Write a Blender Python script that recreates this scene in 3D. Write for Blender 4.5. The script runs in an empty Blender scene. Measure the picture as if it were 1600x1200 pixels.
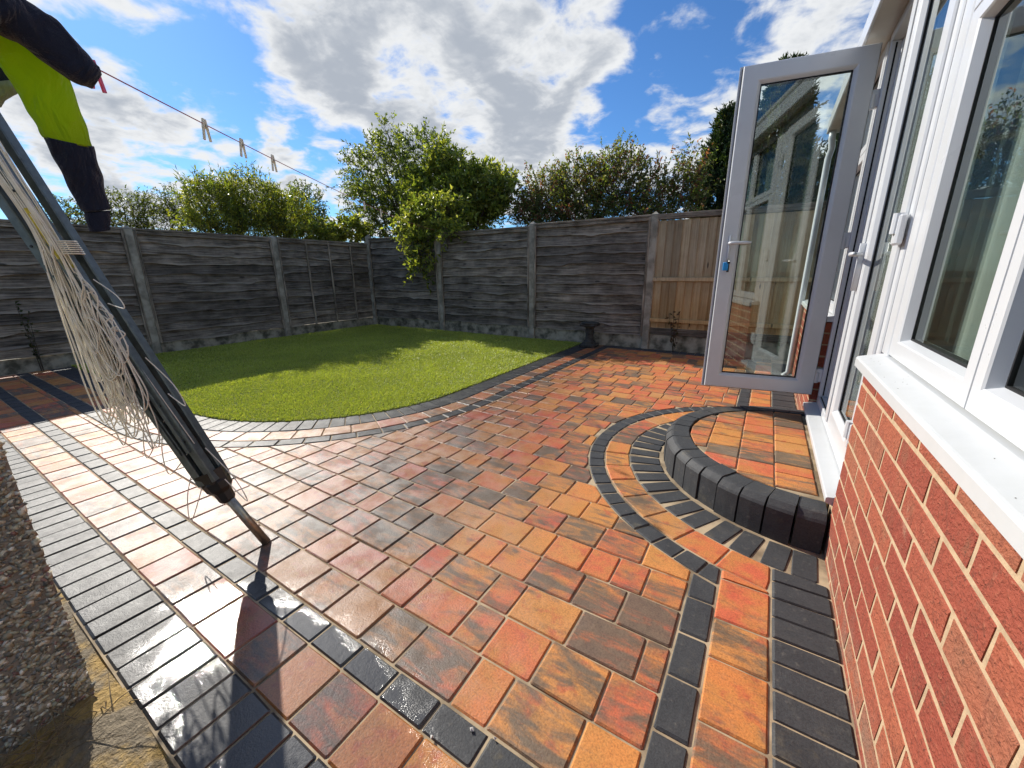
import bpy, math, random
import numpy as np
from mathutils import Vector, Matrix

random.seed(11)
rng = np.random.default_rng(5)
R = math.radians
S = bpy.context.scene
COL = S.collection

# ---------------------------------------------------------------- camera
cd = bpy.data.cameras.new('camera')
cam = bpy.data.objects.new('camera', cd)
COL.objects.link(cam)
cd.sensor_width = 36.0
cd.lens = 36.0 * 626.5 / 1600.0
cd.clip_start = 0.02
cd.clip_end = 3000
yaw, pit, rol = R(32.066), R(15.571), R(-0.45)
fw = Vector((-math.sin(yaw) * math.cos(pit), math.cos(yaw) * math.cos(pit), -math.sin(pit)))
rt = fw.cross(Vector((0, 0, 1))).normalized()
up = rt.cross(fw)
r2 = rt * math.cos(rol) + up * math.sin(rol)
u2 = up * math.cos(rol) - rt * math.sin(rol)
cam.matrix_world = Matrix(((r2.x, u2.x, -fw.x, 0), (r2.y, u2.y, -fw.y, 0), (r2.z, u2.z, -fw.z, 1.09), (0, 0, 0, 1)))
S.camera = cam

# ---------------------------------------------------------------- light
SUN_EL, SUN_AZ = R(31.6), R(75.1)          # azimuth to the left (-X) of +Y
sun_dir = Vector((-math.sin(SUN_AZ) * math.cos(SUN_EL), math.cos(SUN_AZ) * math.cos(SUN_EL), math.sin(SUN_EL)))
ld = bpy.data.lights.new('sun', 'SUN')
ld.energy = 4.6
ld.angle = R(0.55)
ld.color = (1.0, 0.945, 0.86)
sun = bpy.data.objects.new('sun', ld)
sun.rotation_euler = sun_dir.to_track_quat('Z', 'Y').to_euler()
sun.location = (-20, 8, 20)
COL.objects.link(sun)

S.view_settings.view_transform = 'Standard'
S.view_settings.look = 'None'
S.view_settings.exposure = 0.43
S.view_settings.gamma = 1.0
S.view_settings.use_curve_mapping = False
S.render.engine = 'CYCLES'
S.cycles.use_denoising = True
S.cycles.max_bounces = 7
S.cycles.diffuse_bounces = 3
S.cycles.glossy_bounces = 4
S.cycles.transparent_max_bounces = 12
S.cycles.use_adaptive_sampling = True
S.cycles.adaptive_threshold = 0.02
S.cycles.caustics_reflective = False
S.cycles.caustics_refractive = False
S.cycles.sample_clamp_indirect = 6.0


# ---------------------------------------------------------------- node helper
class NT:
    def __init__(self, tree):
        self.t = tree
        tree.nodes.clear()

    def n(self, kind, props=None, **ins):
        nd = self.t.nodes.new(kind)
        for k, v in (props or {}).items():
            setattr(nd, k, v)
        for k, v in ins.items():
            self.set(nd, k, v)
        return nd

    def set(self, nd, k, v):
        key = int(k[1:]) if k[0] == '_' and k[1:].isdigit() else k.replace('_', ' ')
        s = nd.inputs[key]
        if isinstance(v, bpy.types.NodeSocket):
            self.t.links.new(v, s)
        elif isinstance(v, bpy.types.Node):
            self.t.links.new(v.outputs[0], s)
        else:
            if hasattr(s.default_value, '__len__') and not hasattr(v, '__len__'):
                v = (v,) * len(s.default_value)
            elif hasattr(s.default_value, '__len__') and len(s.default_value) == 4 and len(v) == 3:
                v = tuple(v) + (1.0,)
            s.default_value = v

    def m(self, op, a, b=None, c=None, clamp=False):
        nd = self.t.nodes.new('ShaderNodeMath')
        nd.operation = op
        nd.use_clamp = clamp
        self.set(nd, '_0', a)
        if b is not None:
            self.set(nd, '_1', b)
        if c is not None:
            self.set(nd, '_2', c)
        return nd.outputs[0]

    def vm(self, op, a, b=None):
        nd = self.t.nodes.new('ShaderNodeVectorMath')
        nd.operation = op
        self.set(nd, '_0', a)
        if b is not None:
            self.set(nd, '_1', b)
        return nd.outputs['Value' if op == 'DOT_PRODUCT' else 'Vector']

    def step(self, x, a, b, lo=0.0, hi=1.0):
        nd = self.t.nodes.new('ShaderNodeMapRange')
        nd.interpolation_type = 'SMOOTHSTEP'
        self.set(nd, '_0', x)
        for i, v in ((1, a), (2, b), (3, lo), (4, hi)):
            self.set(nd, '_%d' % i, v)
        return nd.outputs[0]

    def mix(self, f, a, b, mode='MIX'):
        nd = self.t.nodes.new('ShaderNodeMix')
        nd.data_type = 'RGBA'
        nd.blend_type = mode
        self.set(nd, '_0', f)
        self.set(nd, '_6', a)
        self.set(nd, '_7', b)
        return nd.outputs[2]

    def noise(self, vec, scale, detail=4.0, rough=0.55, dist=0.0):
        return self.n('ShaderNodeTexNoise', Vector=vec, Scale=scale, Detail=detail, Roughness=rough, Distortion=dist).outputs[0]

    def mapping(self, vec, scale=(1, 1, 1), loc=(0, 0, 0)):
        nd = self.t.nodes.new('ShaderNodeMapping')
        self.set(nd, 'Vector', vec)
        self.set(nd, 'Scale', scale)
        self.set(nd, 'Location', loc)
        return nd.outputs[0]

    def ramp(self, f, stops):
        nd = self.t.nodes.new('ShaderNodeValToRGB')
        el = nd.color_ramp.elements
        while len(el) < len(stops):
            el.new(0.5)
        for e, (p, c) in zip(el, stops):
            e.position = p
            e.color = tuple(c) + (1,)
        self.set(nd, 'Fac', f)
        return nd.outputs[0]

    def bump(self, h, strength=0.3, dist=0.01, normal=None):
        nd = self.n('ShaderNodeBump', Height=h, Strength=strength, Distance=dist)
        if normal is not None:
            self.set(nd, 'Normal', normal)
        return nd.outputs[0]


def mat(name):
    m = bpy.data.materials.new(name)
    m.use_nodes = True
    return m, NT(m.node_tree)


def out(nt, sh):
    nt.n('ShaderNodeOutputMaterial', Surface=sh if isinstance(sh, bpy.types.NodeSocket) else sh.outputs[0])


# ---------------------------------------------------------------- world: sky with clouds
w = bpy.data.worlds.new('World')
S.world = w
w.use_nodes = True
nt = NT(w.node_tree)
sky = nt.n('ShaderNodeTexSky', dict(sky_type='NISHITA', sun_disc=False, sun_elevation=SUN_EL, sun_rotation=-SUN_AZ,
                                    altitude=0.0, air_density=1.0, dust_density=0.15, ozone_density=3.0))
tc = nt.n('ShaderNodeTexCoord')
d = nt.vm('NORMALIZE', tc.outputs['Generated'])
sep = nt.n('ShaderNodeSeparateXYZ', Vector=d)
den = nt.m('ADD', nt.m('MAXIMUM', sep.outputs[2], 0.0), 0.22)
px, py = nt.m('DIVIDE', sep.outputs[0], den), nt.m('DIVIDE', sep.outputs[1], den)
plane = nt.n('ShaderNodeCombineXYZ', X=px, Y=py, Z=0.0).outputs[0]

def cloud_noise(p):
    a = nt.noise(p, 1.7, 8.0, 0.56, 0.3)
    b_ = nt.noise(nt.mapping(p, loc=(3.1, 7.7, 1.0)), 6.2, 8.0, 0.56, 0.25)
    q = nt.m('ADD', nt.m('MULTIPLY', a, 0.46), nt.m('MULTIPLY', b_, 0.54))
    return nt.m('ADD', 0.5, nt.m('MULTIPLY', nt.m('SUBTRACT', q, 0.5), 1.9))


noise0 = cloud_noise(plane)
noise1 = cloud_noise(nt.vm('ADD', plane, (-0.07, 0.035, 0.0)))      # a little towards the sun
BLOBS = [((-.73, .562, .389), 15, .10), ((-.647, .682, .339), 13, .10), ((-.476, .77, .426), 15, .10), ((-.384, .866, .32), 11, .09),
         ((-.811, .509, .287), 7, .07), ((-.291, .921, .26), 9, .06), ((-.625, .745, .234), 10, .07), ((-.9, .255, .353), 8, .24),
         ((-.93, .307, .202), 6.0, .27), ((-.872, .461, .190), 4, .16), ((-.96, .16, .08), 7, .12), ((-.102, .939, .329), 7, .07), ((.027, .923, .383), 10, .08),
         ((-.875, .36, .322), 8, -.17), ((-.861, .422, .282), 6, -.12), ((-.221, .894, .39), 5.5, -.15), ((-.97, .192, .152), 8, -.10),
         ((-.911, .325, .262), 4.5, -.10), ((-.35, .888, .275), 3.5, -.20), ((-.644, .666, .376), 3.0, -.09), ((-.775, .572, .25), 4, -.2), ((-.255, .91, .325), 4.5, -.18), ((-.56, .74, .30), 3, -.12), ((-.137, .912, .386), 4, -.06)]
extra = 0.0
for c, rad, wt in BLOBS:
    dt = nt.vm('DOT_PRODUCT', d, Vector(c).normalized()[:])
    extra = nt.m('ADD', extra, nt.step(dt, math.cos(R(rad * 1.5)), 1.0, 0.0, wt * 1.05))
dens = nt.m('ADD', noise0, extra)
cover = nt.step(dens, 0.47, 0.70)
relief = nt.m('ADD', nt.m('MULTIPLY', nt.m('SUBTRACT', noise1, noise0), 1.5), nt.m('MULTIPLY', nt.step(dens, 0.58, 0.92), 0.95))
thick = nt.step(relief, 0.02, 0.95)
ccol = nt.mix(thick, (0.98, 1.0, 1.02), (0.50, 0.55, 0.63))
skyc = nt.mix(1.0, sky.outputs[0], (0.50, 0.80, 1.12), 'MULTIPLY')
bg1 = nt.n('ShaderNodeBackground', Color=skyc, Strength=0.095)
bg2 = nt.n('ShaderNodeBackground', Color=ccol, Strength=0.66)
ms = nt.n('ShaderNodeMixShader', _0=cover, _1=bg1, _2=bg2)
nt.n('ShaderNodeOutputWorld', Surface=ms)

# ---------------------------------------------------------------- mesh helpers
def mesh(name, v, f, m, smooth=False, attr=None):
    me = bpy.data.meshes.new(name)
    if isinstance(v, np.ndarray):
        v = np.ascontiguousarray(v, dtype=np.float32)
        f = np.asarray(f, dtype=np.int32)
        k = f.shape[1]
        me.vertices.add(len(v))
        me.vertices.foreach_set('co', v.ravel())
        me.loops.add(f.size)
        me.loops.foreach_set('vertex_index', f.ravel())
        me.polygons.add(len(f))
        me.polygons.foreach_set('loop_start', np.arange(0, f.size, k, dtype=np.int32))
        me.update(calc_edges=True)
    else:
        me.from_pydata([tuple(a) for a in v], [], f)
    if m is not None:
        me.materials.append(m)
    if smooth:
        me.polygons.foreach_set('use_smooth', [True] * len(me.polygons))
    if attr is not None:
        a = me.color_attributes.new('col', 'FLOAT_COLOR', 'POINT')
        a.data.foreach_set('color', np.ascontiguousarray(attr, dtype=np.float32).ravel())
    me.update()
    return me


def link(name, me, parent=None, loc=None, rot=None):
    o = bpy.data.objects.new(name, me)
    COL.objects.link(o)
    if parent is not None:
        o.parent = parent
    if loc is not None:
        o.location = loc
    if rot is not None:
        o.rotation_euler = rot
    return o


def tag(o, label=None, cat=None, group=None, kind=None):
    for k, v in (('label', label), ('category', cat), ('group', group), ('kind', kind)):
        if v:
            o[k] = v
    return o


def empty(name, loc, label, cat, group=None):
    o = bpy.data.objects.new(name, None)
    o.empty_display_size = 0.1
    COL.objects.link(o)
    o.location = loc
    return tag(o, label, cat, group)


class B:
    """collects shapes into one mesh"""
    def __init__(self):
        self.v, self.f = [], []

    def add(self, v, f):
        o = len(self.v)
        self.v += [tuple(a) for a in v]
        self.f += [tuple(i + o for i in q) for q in f]
        return self

    def box(self, lo, hi, bev=0.0):
        (x0, y0, z0), (x1, y1, z1) = lo, hi
        if bev <= 0:
            v = [(x, y, z) for z in (z0, z1) for y in (y0, y1) for x in (x0, x1)]
            return self.add(v, [(0, 2, 3, 1), (4, 5, 7, 6), (0, 1, 5, 4), (2, 6, 7, 3), (0, 4, 6, 2), (1, 3, 7, 5)])
        b = min(bev, (x1 - x0) / 2.01, (y1 - y0) / 2.01, (z1 - z0) / 2.01)
        v = []
        idx = {}
        for i, x in enumerate((x0, x1)):
            for j, y in enumerate((y0, y1)):
                for k, z in enumerate((z0, z1)):
                    sx, sy, sz = (b if i == 0 else -b), (b if j == 0 else -b), (b if k == 0 else -b)
                    idx[i, j, k] = len(v)
                    v += [(x, y + sy, z + sz), (x + sx, y, z + sz), (x + sx, y + sy, z)]
        f = []
        for i in (0, 1):
            q = [idx[i, 0, 0], idx[i, 1, 0], idx[i, 1, 1], idx[i, 0, 1]]
            f.append(tuple(q[::-1] if i == 0 else q))
            q = [idx[0, i, 0] + 1, idx[1, i, 0] + 1, idx[1, i, 1] + 1, idx[0, i, 1] + 1]
            f.append(tuple(q if i == 0 else q[::-1]))
            q = [idx[0, 0, i] + 2, idx[1, 0, i] + 2, idx[1, 1, i] + 2, idx[0, 1, i] + 2]
            f.append(tuple(q[::-1] if i == 0 else q))
        for j in (0, 1):
            for k in (0, 1):
                a, c = idx[0, j, k], idx[1, j, k]
                q = (a + 1, c + 1, c + 2, a + 2)
                f.append(q if (j == 0) != (k == 0) else q[::-1])
                a, c = idx[j, 0, k], idx[j, 1, k]
                q = (a, a + 2, c + 2, c)
                f.append(q if (j == 0) == (k == 1) else q[::-1])
                a, c = idx[j, k, 0], idx[j, k, 1]
                q = (a, c, c + 1, a + 1)
                f.append(q if (j == 0) != (k == 1) else q[::-1])
        for (i, j, k), a in idx.items():
            q = (a, a + 1, a + 2)
            f.append(q if (i + j + k) % 2 == 0 else q[::-1])
        return self.add(v, f)

    def tube(self, pts, rad, n=8, caps=True):
        pts = [Vector(p) for p in pts]
        rads = rad if hasattr(rad, '__len__') else [rad] * len(pts)
        ref = Vector((0.31, 0.17, 0.93))
        v, f = [], []
        prev = None
        for i, p in enumerate(pts):
            t = (pts[min(i + 1, len(pts) - 1)] - pts[max(i - 1, 0)])
            t = t.normalized() if t.length > 1e-9 else Vector((0, 0, 1))
            a = (prev if prev is not None else ref)
            a = a - t * a.dot(t)
            if a.length < 1e-4:
                a = Vector((1, 0, 0)) - t * t.x
            a.normalize()
            prev = a
            b = t.cross(a)
            for k in range(n):
                an = 2 * math.pi * k / n
                v.append(p + (a * math.cos(an) + b * math.sin(an)) * rads[i])
        for i in range(len(pts) - 1):
            for k in range(n):
                f.append((i * n + k, i * n + (k + 1) % n, (i + 1) * n + (k + 1) % n, (i + 1) * n + k))
        if caps:
            f.append(tuple(range(n))[::-1])
            f.append(tuple(range((len(pts) - 1) * n, len(pts) * n)))
        return self.add(v, f)

    def beam(self, a, b, wx, wy, ref=(0, 0, 1)):
        """rectangular bar from a to b"""
        a, b = Vector(a), Vector(b)
        t = (b - a).normalized()
        s = Vector(ref).cross(t)
        if s.length < 1e-4:
            s = Vector((1, 0, 0)).cross(t)
        s.normalize()
        q = t.cross(s)
        c = 0.2
        prof = [(-1 + c, -1), (1 - c, -1), (1, -1 + c), (1, 1 - c), (1 - c, 1), (-1 + c, 1), (-1, 1 - c), (-1, -1 + c)]
        v = [p + s * (wx / 2 * i) + q * (wy / 2 * j) for p in (a, b) for i, j in prof]
        n = 8
        f = [(k, (k + 1) % n, n + (k + 1) % n, n + k) for k in range(n)] + [tuple(range(n))[::-1], tuple(range(n, 2 * n))]
        return self.add(v, f)

    def lathe(self, c, prof, n=20):
        v, f = [], []
        for r, z in prof:
            for k in range(n):
                an = 2 * math.pi * k / n
                v.append((c[0] + r * math.cos(an), c[1] + r * math.sin(an), c[2] + z))
        for i in range(len(prof) - 1):
            for k in range(n):
                f.append((i * n + k, i * n + (k + 1) % n, (i + 1) * n + (k + 1) % n, (i + 1) * n + k))
        f.append(tuple(range(n))[::-1])
        f.append(tuple(range((len(prof) - 1) * n, len(prof) * n)))
        return self.add(v, f)

    def obj(self, name, m, parent=None, base=(0, 0, 0), smooth=False):
        bx, by, bz = base
        v = [(x - bx, y - by, z - bz) for x, y, z in self.v]
        return link(name, mesh(name, v, self.f, m, smooth), parent)


def recenter(v, base):
    return [(x - base[0], y - base[1], z - base[2]) for x, y, z in v]


# ---------------------------------------------------------------- materials
def wet_mask(t):
    """how much water film lies on the paving: the hosed side away from the house"""
    pos = t.n('ShaderNodeNewGeometry').outputs['Position']
    s3 = t.n('ShaderNodeSeparateXYZ', Vector=pos)
    nz = t.noise(pos, 1.3, 3.0, 0.6)
    nz2 = t.noise(pos, 9.0, 3.0, 0.6)
    q = t.m('ADD', t.m('ADD', t.m('MULTIPLY', s3.outputs[0], -1.0), t.m('MULTIPLY', s3.outputs[1], -0.28)),
            t.m('ADD', t.m('MULTIPLY', nz, 0.9), t.m('MULTIPLY', nz2, 0.25)))
    # standing film round the foot of the airer, where the hose ran
    px_, py_ = t.m('MULTIPLY', t.m('ADD', s3.outputs[0], 1.02), 1.75), t.m('MULTIPLY', t.m('SUBTRACT', s3.outputs[1], 0.36), 4.4)
    rr = t.m('SQRT', t.m('ADD', t.m('MULTIPLY', px_, px_), t.m('MULTIPLY', py_, py_)))
    film = t.step(t.m('ADD', rr, t.m('MULTIPLY', t.m('SUBTRACT', nz2, 0.5), 0.9)), 1.25, 0.75)
    drier = t.step(t.m('MULTIPLY', s3.outputs[0], -1.0), 1.7, 4.2, 1.0, 0.34)      # the far end has begun to dry
    return t.m('MAXIMUM', t.m('MULTIPLY', t.step(q, 0.35, 1.65), drier), film), film, pos


def paver_mat(name, dark, source):
    m, t = mat(name)
    wet, film, pos = wet_mask(t)
    if source == 'object':
        oc = t.n('ShaderNodeObjectInfo').outputs['Color']
        vec = t.n('ShaderNodeTexCoord').outputs['Object']
    else:
        oc = t.n('ShaderNodeAttribute', dict(attribute_name='col')).outputs['Color']
        vec = pos
    c = t.n('ShaderNodeSeparateColor', Color=oc)
    off = t.n('ShaderNodeCombineXYZ', X=t.m('MULTIPLY', c.outputs[2], 83.0), Y=t.m('MULTIPLY', c.outputs[2], 37.0), Z=t.m('MULTIPLY', c.outputs[2], 11.0)).outputs[0]
    v = t.vm('ADD', vec, off)
    fine = t.noise(v, 190.0, 3.0, 0.7)
    mid = t.noise(v, 38.0, 4.0, 0.65)
    if dark:
        big = t.noise(v, 7.0, 4.0, 0.6)
        base = t.mix(big, (0.022, 0.024, 0.027), (0.062, 0.064, 0.066))
        base = t.mix(t.step(mid, 0.55, 0.8), base, (0.10, 0.095, 0.085))
        base = t.mix(t.m('MULTIPLY', t.step(t.noise(v, 5.0, 5.0, 0.7), 0.56, 0.74), c.outputs[0]), base, (0.15, 0.125, 0.075))
    else:
        body = t.ramp(c.outputs[0], [(0.0, (0.56, 0.115, 0.055)), (0.35, (0.58, 0.165, 0.055)), (0.65, (0.61, 0.240, 0.055)), (1.0, (0.50, 0.235, 0.085))])
        big = t.noise(v, 9.0, 4.0, 0.6)
        body = t.mix(t.step(big, 0.38, 0.64), body, t.mix(0.7, body, (0.50, 0.225, 0.055)))
        body = t.mix(t.m('MULTIPLY', t.step(t.noise(t.mapping(v, loc=(5, 1, 2)), 15.0, 4.0, 0.65), 0.52, 0.68), 0.65), body, (0.46, 0.085, 0.042))
        body = t.mix(t.m('MULTIPLY', t.step(t.noise(t.mapping(v, loc=(2, 8, 2)), 24.0, 5.0, 0.7), 0.56, 0.72), 0.35), body, (0.20, 0.12, 0.065))
        streak = t.noise(t.mapping(v, (1.0, 3.2, 1.0)), 6.5, 5.0, 0.62, 0.6)
        k = t.step(t.m('ADD', t.m('ADD', streak, t.m('MULTIPLY', mid, 0.18)), t.m('MULTIPLY', c.outputs[1], 0.42)), 0.74, 1.04)
        base = t.mix(t.m('MULTIPLY', k, 0.93), body, t.mix(mid, (0.062, 0.052, 0.040), (0.19, 0.145, 0.095)))
    base = t.mix(0.8, base, t.ramp(fine, [(0.28, (0.52, 0.51, 0.50)), (0.5, (1, 1, 1)), (0.76, (1.38, 1.36, 1.32))]), 'MULTIPLY')
    # pale cement bloom and wear on the arrises, only where the surface has dried
    bloom = t.step(t.noise(pos, 2.2, 5.0, 0.65), 0.55, 0.8)
    base = t.mix(t.m('MULTIPLY', t.m('MULTIPLY', bloom, 0.16), t.m('SUBTRACT', 1.0, wet)), base, (0.5, 0.42, 0.33))
    base = t.mix(t.m('POWER', wet, 1.6), base, t.mix(1.0, base, (0.50, 0.48, 0.49), 'MULTIPLY'))
    nrm = t.bump(t.m('ADD', t.m('MULTIPLY', fine, 0.55), mid), 0.42, 0.0035)
    dish = t.bump(t.noise(v, 7.0, 2.0, 0.5), t.m('SUBTRACT', 0.9, t.m('MULTIPLY', film, 0.86)), 0.013)
    nrm2 = t.bump(t.m('ADD', t.m('MULTIPLY', fine, 1.0), t.m('MULTIPLY', mid, 0.5)), t.m('SUBTRACT', 0.9, t.m('MULTIPLY', film, 0.78)), 0.0045, dish)
    rough = t.m('ADD', t.m('MULTIPLY', wet, -0.20), t.m('ADD', 0.62, t.m('MULTIPLY', mid, 0.16)))
    p = t.n('ShaderNodeBsdfPrincipled', Base_Color=base, Roughness=rough, Normal=nrm, Specular_IOR_Level=t.m('SUBTRACT', 0.45, t.m('MULTIPLY', wet, 0.22)),
            Coat_Weight=t.m('MAXIMUM', t.m('MULTIPLY', t.m('MULTIPLY', wet, 0.42 if dark else 1.0), t.step(t.noise(v, 8.0, 3.0, 0.6), 0.66, 0.38, 0.25, 1.0)), t.m('MULTIPLY', film, 0.9)), Coat_Roughness=t.m('MULTIPLY', t.m('ADD', 0.26, t.m('MULTIPLY', mid, 0.20)), t.m('SUBTRACT', 1.0, t.m('MULTIPLY', film, 0.9))), Coat_IOR=1.62, Coat_Normal=nrm2)
    out(t, p)
    return m


M = {}
M['paver'] = paver_mat('paver', False, 'object')
M['paver_far'] = paver_mat('paver_far', False, 'attr')
M['block'] = paver_mat('charcoal_block', True, 'object')
M['block_far'] = paver_mat('charcoal_block_far', True, 'attr')


def simple(name, col, rough=0.5, spec=0.5, metal=0.0, var=0.0, scale=20.0, bumpd=0.0, col2=None, coat=0.0):
    m, t = mat(name)
    pos = t.n('ShaderNodeNewGeometry').outputs['Position']
    n = t.noise(pos, scale, 5.0, 0.6)
    base = t.mix(t.step(n, 0.35, 0.68), col, col2 or tuple(c * (1 - var) for c in col))
    kw = dict(Base_Color=base, Roughness=t.m('ADD', rough - 0.08, t.m('MULTIPLY', n, 0.16)), Metallic=metal, Specular_IOR_Level=spec, Coat_Weight=coat)
    if bumpd:
        kw['Normal'] = t.bump(t.m('ADD', n, t.m('MULTIPLY', t.noise(pos, scale * 5, 3.0, 0.6), 0.5)), 0.6, bumpd)
    out(t, t.n('ShaderNodeBsdfPrincipled', **kw))
    return m


M['sand_joint'] = simple('sand_joint', (0.48, 0.375, 0.24), 0.9, 0.3, var=0.45, scale=5, bumpd=0.002, col2=(0.18, 0.135, 0.085))
M['soil'] = simple('soil', (0.09, 0.07, 0.045), 0.95, 0.2, var=0.5, scale=6, bumpd=0.02)
M['turf_base'] = simple('turf_base', (0.19, 0.225, 0.045), 0.95, 0.2, var=0.4, scale=9, bumpd=0.01)
M['upvc'] = simple('white_plastic', (0.62, 0.635, 0.65), 0.30, 0.5, var=0.06, scale=3.0, coat=0.15)
M['upvc_sill'] = simple('white_plastic_sill', (0.58, 0.595, 0.60), 0.36, 0.5, var=0.10, scale=14.0, coat=0.1, col2=(0.555, 0.57, 0.57))
M['gasket'] = simple('black_gasket', (0.012, 0.012, 0.013), 0.6, 0.3)
M['mortar'] = simple('mortar', (0.52, 0.385, 0.245), 0.95, 0.2, var=0.22, scale=40, bumpd=0.004)
M['concrete'] = simple('concrete', (0.42, 0.38, 0.30), 0.9, 0.25, scale=7, bumpd=0.006, col2=(0.21, 0.19, 0.145))
M['gravel_board'] = simple('gravel_board_concrete', (0.40, 0.36, 0.27), 0.92, 0.25, scale=6, bumpd=0.008, col2=(0.085, 0.08, 0.055))
M['steel'] = simple('galvanised_tube', (0.42, 0.39, 0.33), 0.32, 0.5, metal=0.9, var=0.35, scale=60)
M['arm'] = simple('grey_green_arm', (0.13, 0.165, 0.17), 0.40, 0.5, metal=0.3, var=0.3, scale=30)
M['black_plastic'] = simple('black_plastic', (0.014, 0.014, 0.015), 0.42, 0.5, var=0.3)
M['yellow'] = simple('yellow_sticker', (0.62, 0.52, 0.06), 0.5, 0.5, var=0.3, scale=80)
M['cord'] = simple('cream_cord', (0.80, 0.75, 0.63), 0.5, 0.4, var=0.3, scale=30, col2=(0.86, 0.84, 0.78))
M['peg'] = simple('pale_peg', (0.85, 0.80, 0.60), 0.5, 0.4, var=0.1, scale=60)
M['pink'] = simple('pink_plastic', (0.75, 0.10, 0.22), 0.4, 0.5)
M['red_cord'] = simple('red_cord', (0.45, 0.08, 0.10), 0.5, 0.4)
M['blue'] = simple('blue_fob', (0.02, 0.27, 0.62), 0.4, 0.5)
M['key'] = simple('key_metal', (0.5, 0.48, 0.42), 0.35, 0.5, metal=1.0)
M['stone'] = simple('dark_stone', (0.07, 0.068, 0.058), 0.85, 0.3, scale=18, bumpd=0.01, col2=(0.03, 0.03, 0.026))
M['plaster'] = simple('room_plaster', (0.62, 0.62, 0.58), 0.9, 0.2, var=0.1, scale=2)
M['carpet'] = simple('room_floor', (0.17, 0.14, 0.11), 0.9, 0.2, var=0.2, scale=6)
M['roof'] = simple('roof_sheet', (0.25, 0.25, 0.25), 0.6, 0.4, var=0.2, scale=3)
M['soffit'] = simple('soffit_board', (0.55, 0.53, 0.47), 0.5, 0.4, var=0.12, scale=5)
M['render'] = simple('pebble_bed', (0.34, 0.31, 0.25), 0.95, 0.2, var=0.4, scale=30, bumpd=0.01)
M['bark'] = simple('bark', (0.10, 0.078, 0.055), 0.95, 0.2, var=0.5, scale=25, bumpd=0.01)
M['white_grit'] = simple('white_grit', (0.62, 0.60, 0.56), 0.7, 0.4, var=0.2)
M['straw'] = simple('straw', (0.27, 0.20, 0.11), 0.85, 0.3, var=0.5, scale=40)


def curtain_mat():
    m, t = mat('curtain_cloth')
    dfs = t.n('ShaderNodeBsdfDiffuse', Color=(0.78, 0.82, 0.78))
    tr = t.n('ShaderNodeBsdfTranslucent', Color=(0.65, 0.70, 0.66))
    out(t, t.n('ShaderNodeMixShader', _0=0.35, _1=dfs, _2=tr))
    return m


M['curtain'] = curtain_mat()


def glass_mat(name, tint, boost, wav):
    m, t = mat(name)
    pos = t.n('ShaderNodeNewGeometry').outputs['Position']
    nrm = t.bump(t.noise(pos, 2.5, 2.0, 0.5), wav, 0.004)
    fr = t.n('ShaderNodeFresnel', IOR=1.52, Normal=nrm)
    fac = t.m('ADD', t.m('MULTIPLY', fr.outputs[0], boost), 0.035, clamp=True)
    dirt = t.step(t.noise(pos, 6.0, 6.0, 0.7), 0.5, 0.9)
    tr = t.n('ShaderNodeBsdfTransparent', Color=tint)
    df = t.n('ShaderNodeBsdfDiffuse', Color=(0.6, 0.6, 0.55))
    trd = t.n('ShaderNodeMixShader', _0=t.m('MULTIPLY', dirt, 0.035), _1=tr, _2=df)
    gl = t.n('ShaderNodeBsdfGlossy', Color=(0.92, 0.97, 0.95), Roughness=0.004, Normal=nrm)
    out(t, t.n('ShaderNodeMixShader', _0=fac, _1=trd, _2=gl))
    return m


M['glass'] = glass_mat('window_glass', (0.90, 0.95, 0.925), 1.05, 0.006)


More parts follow.
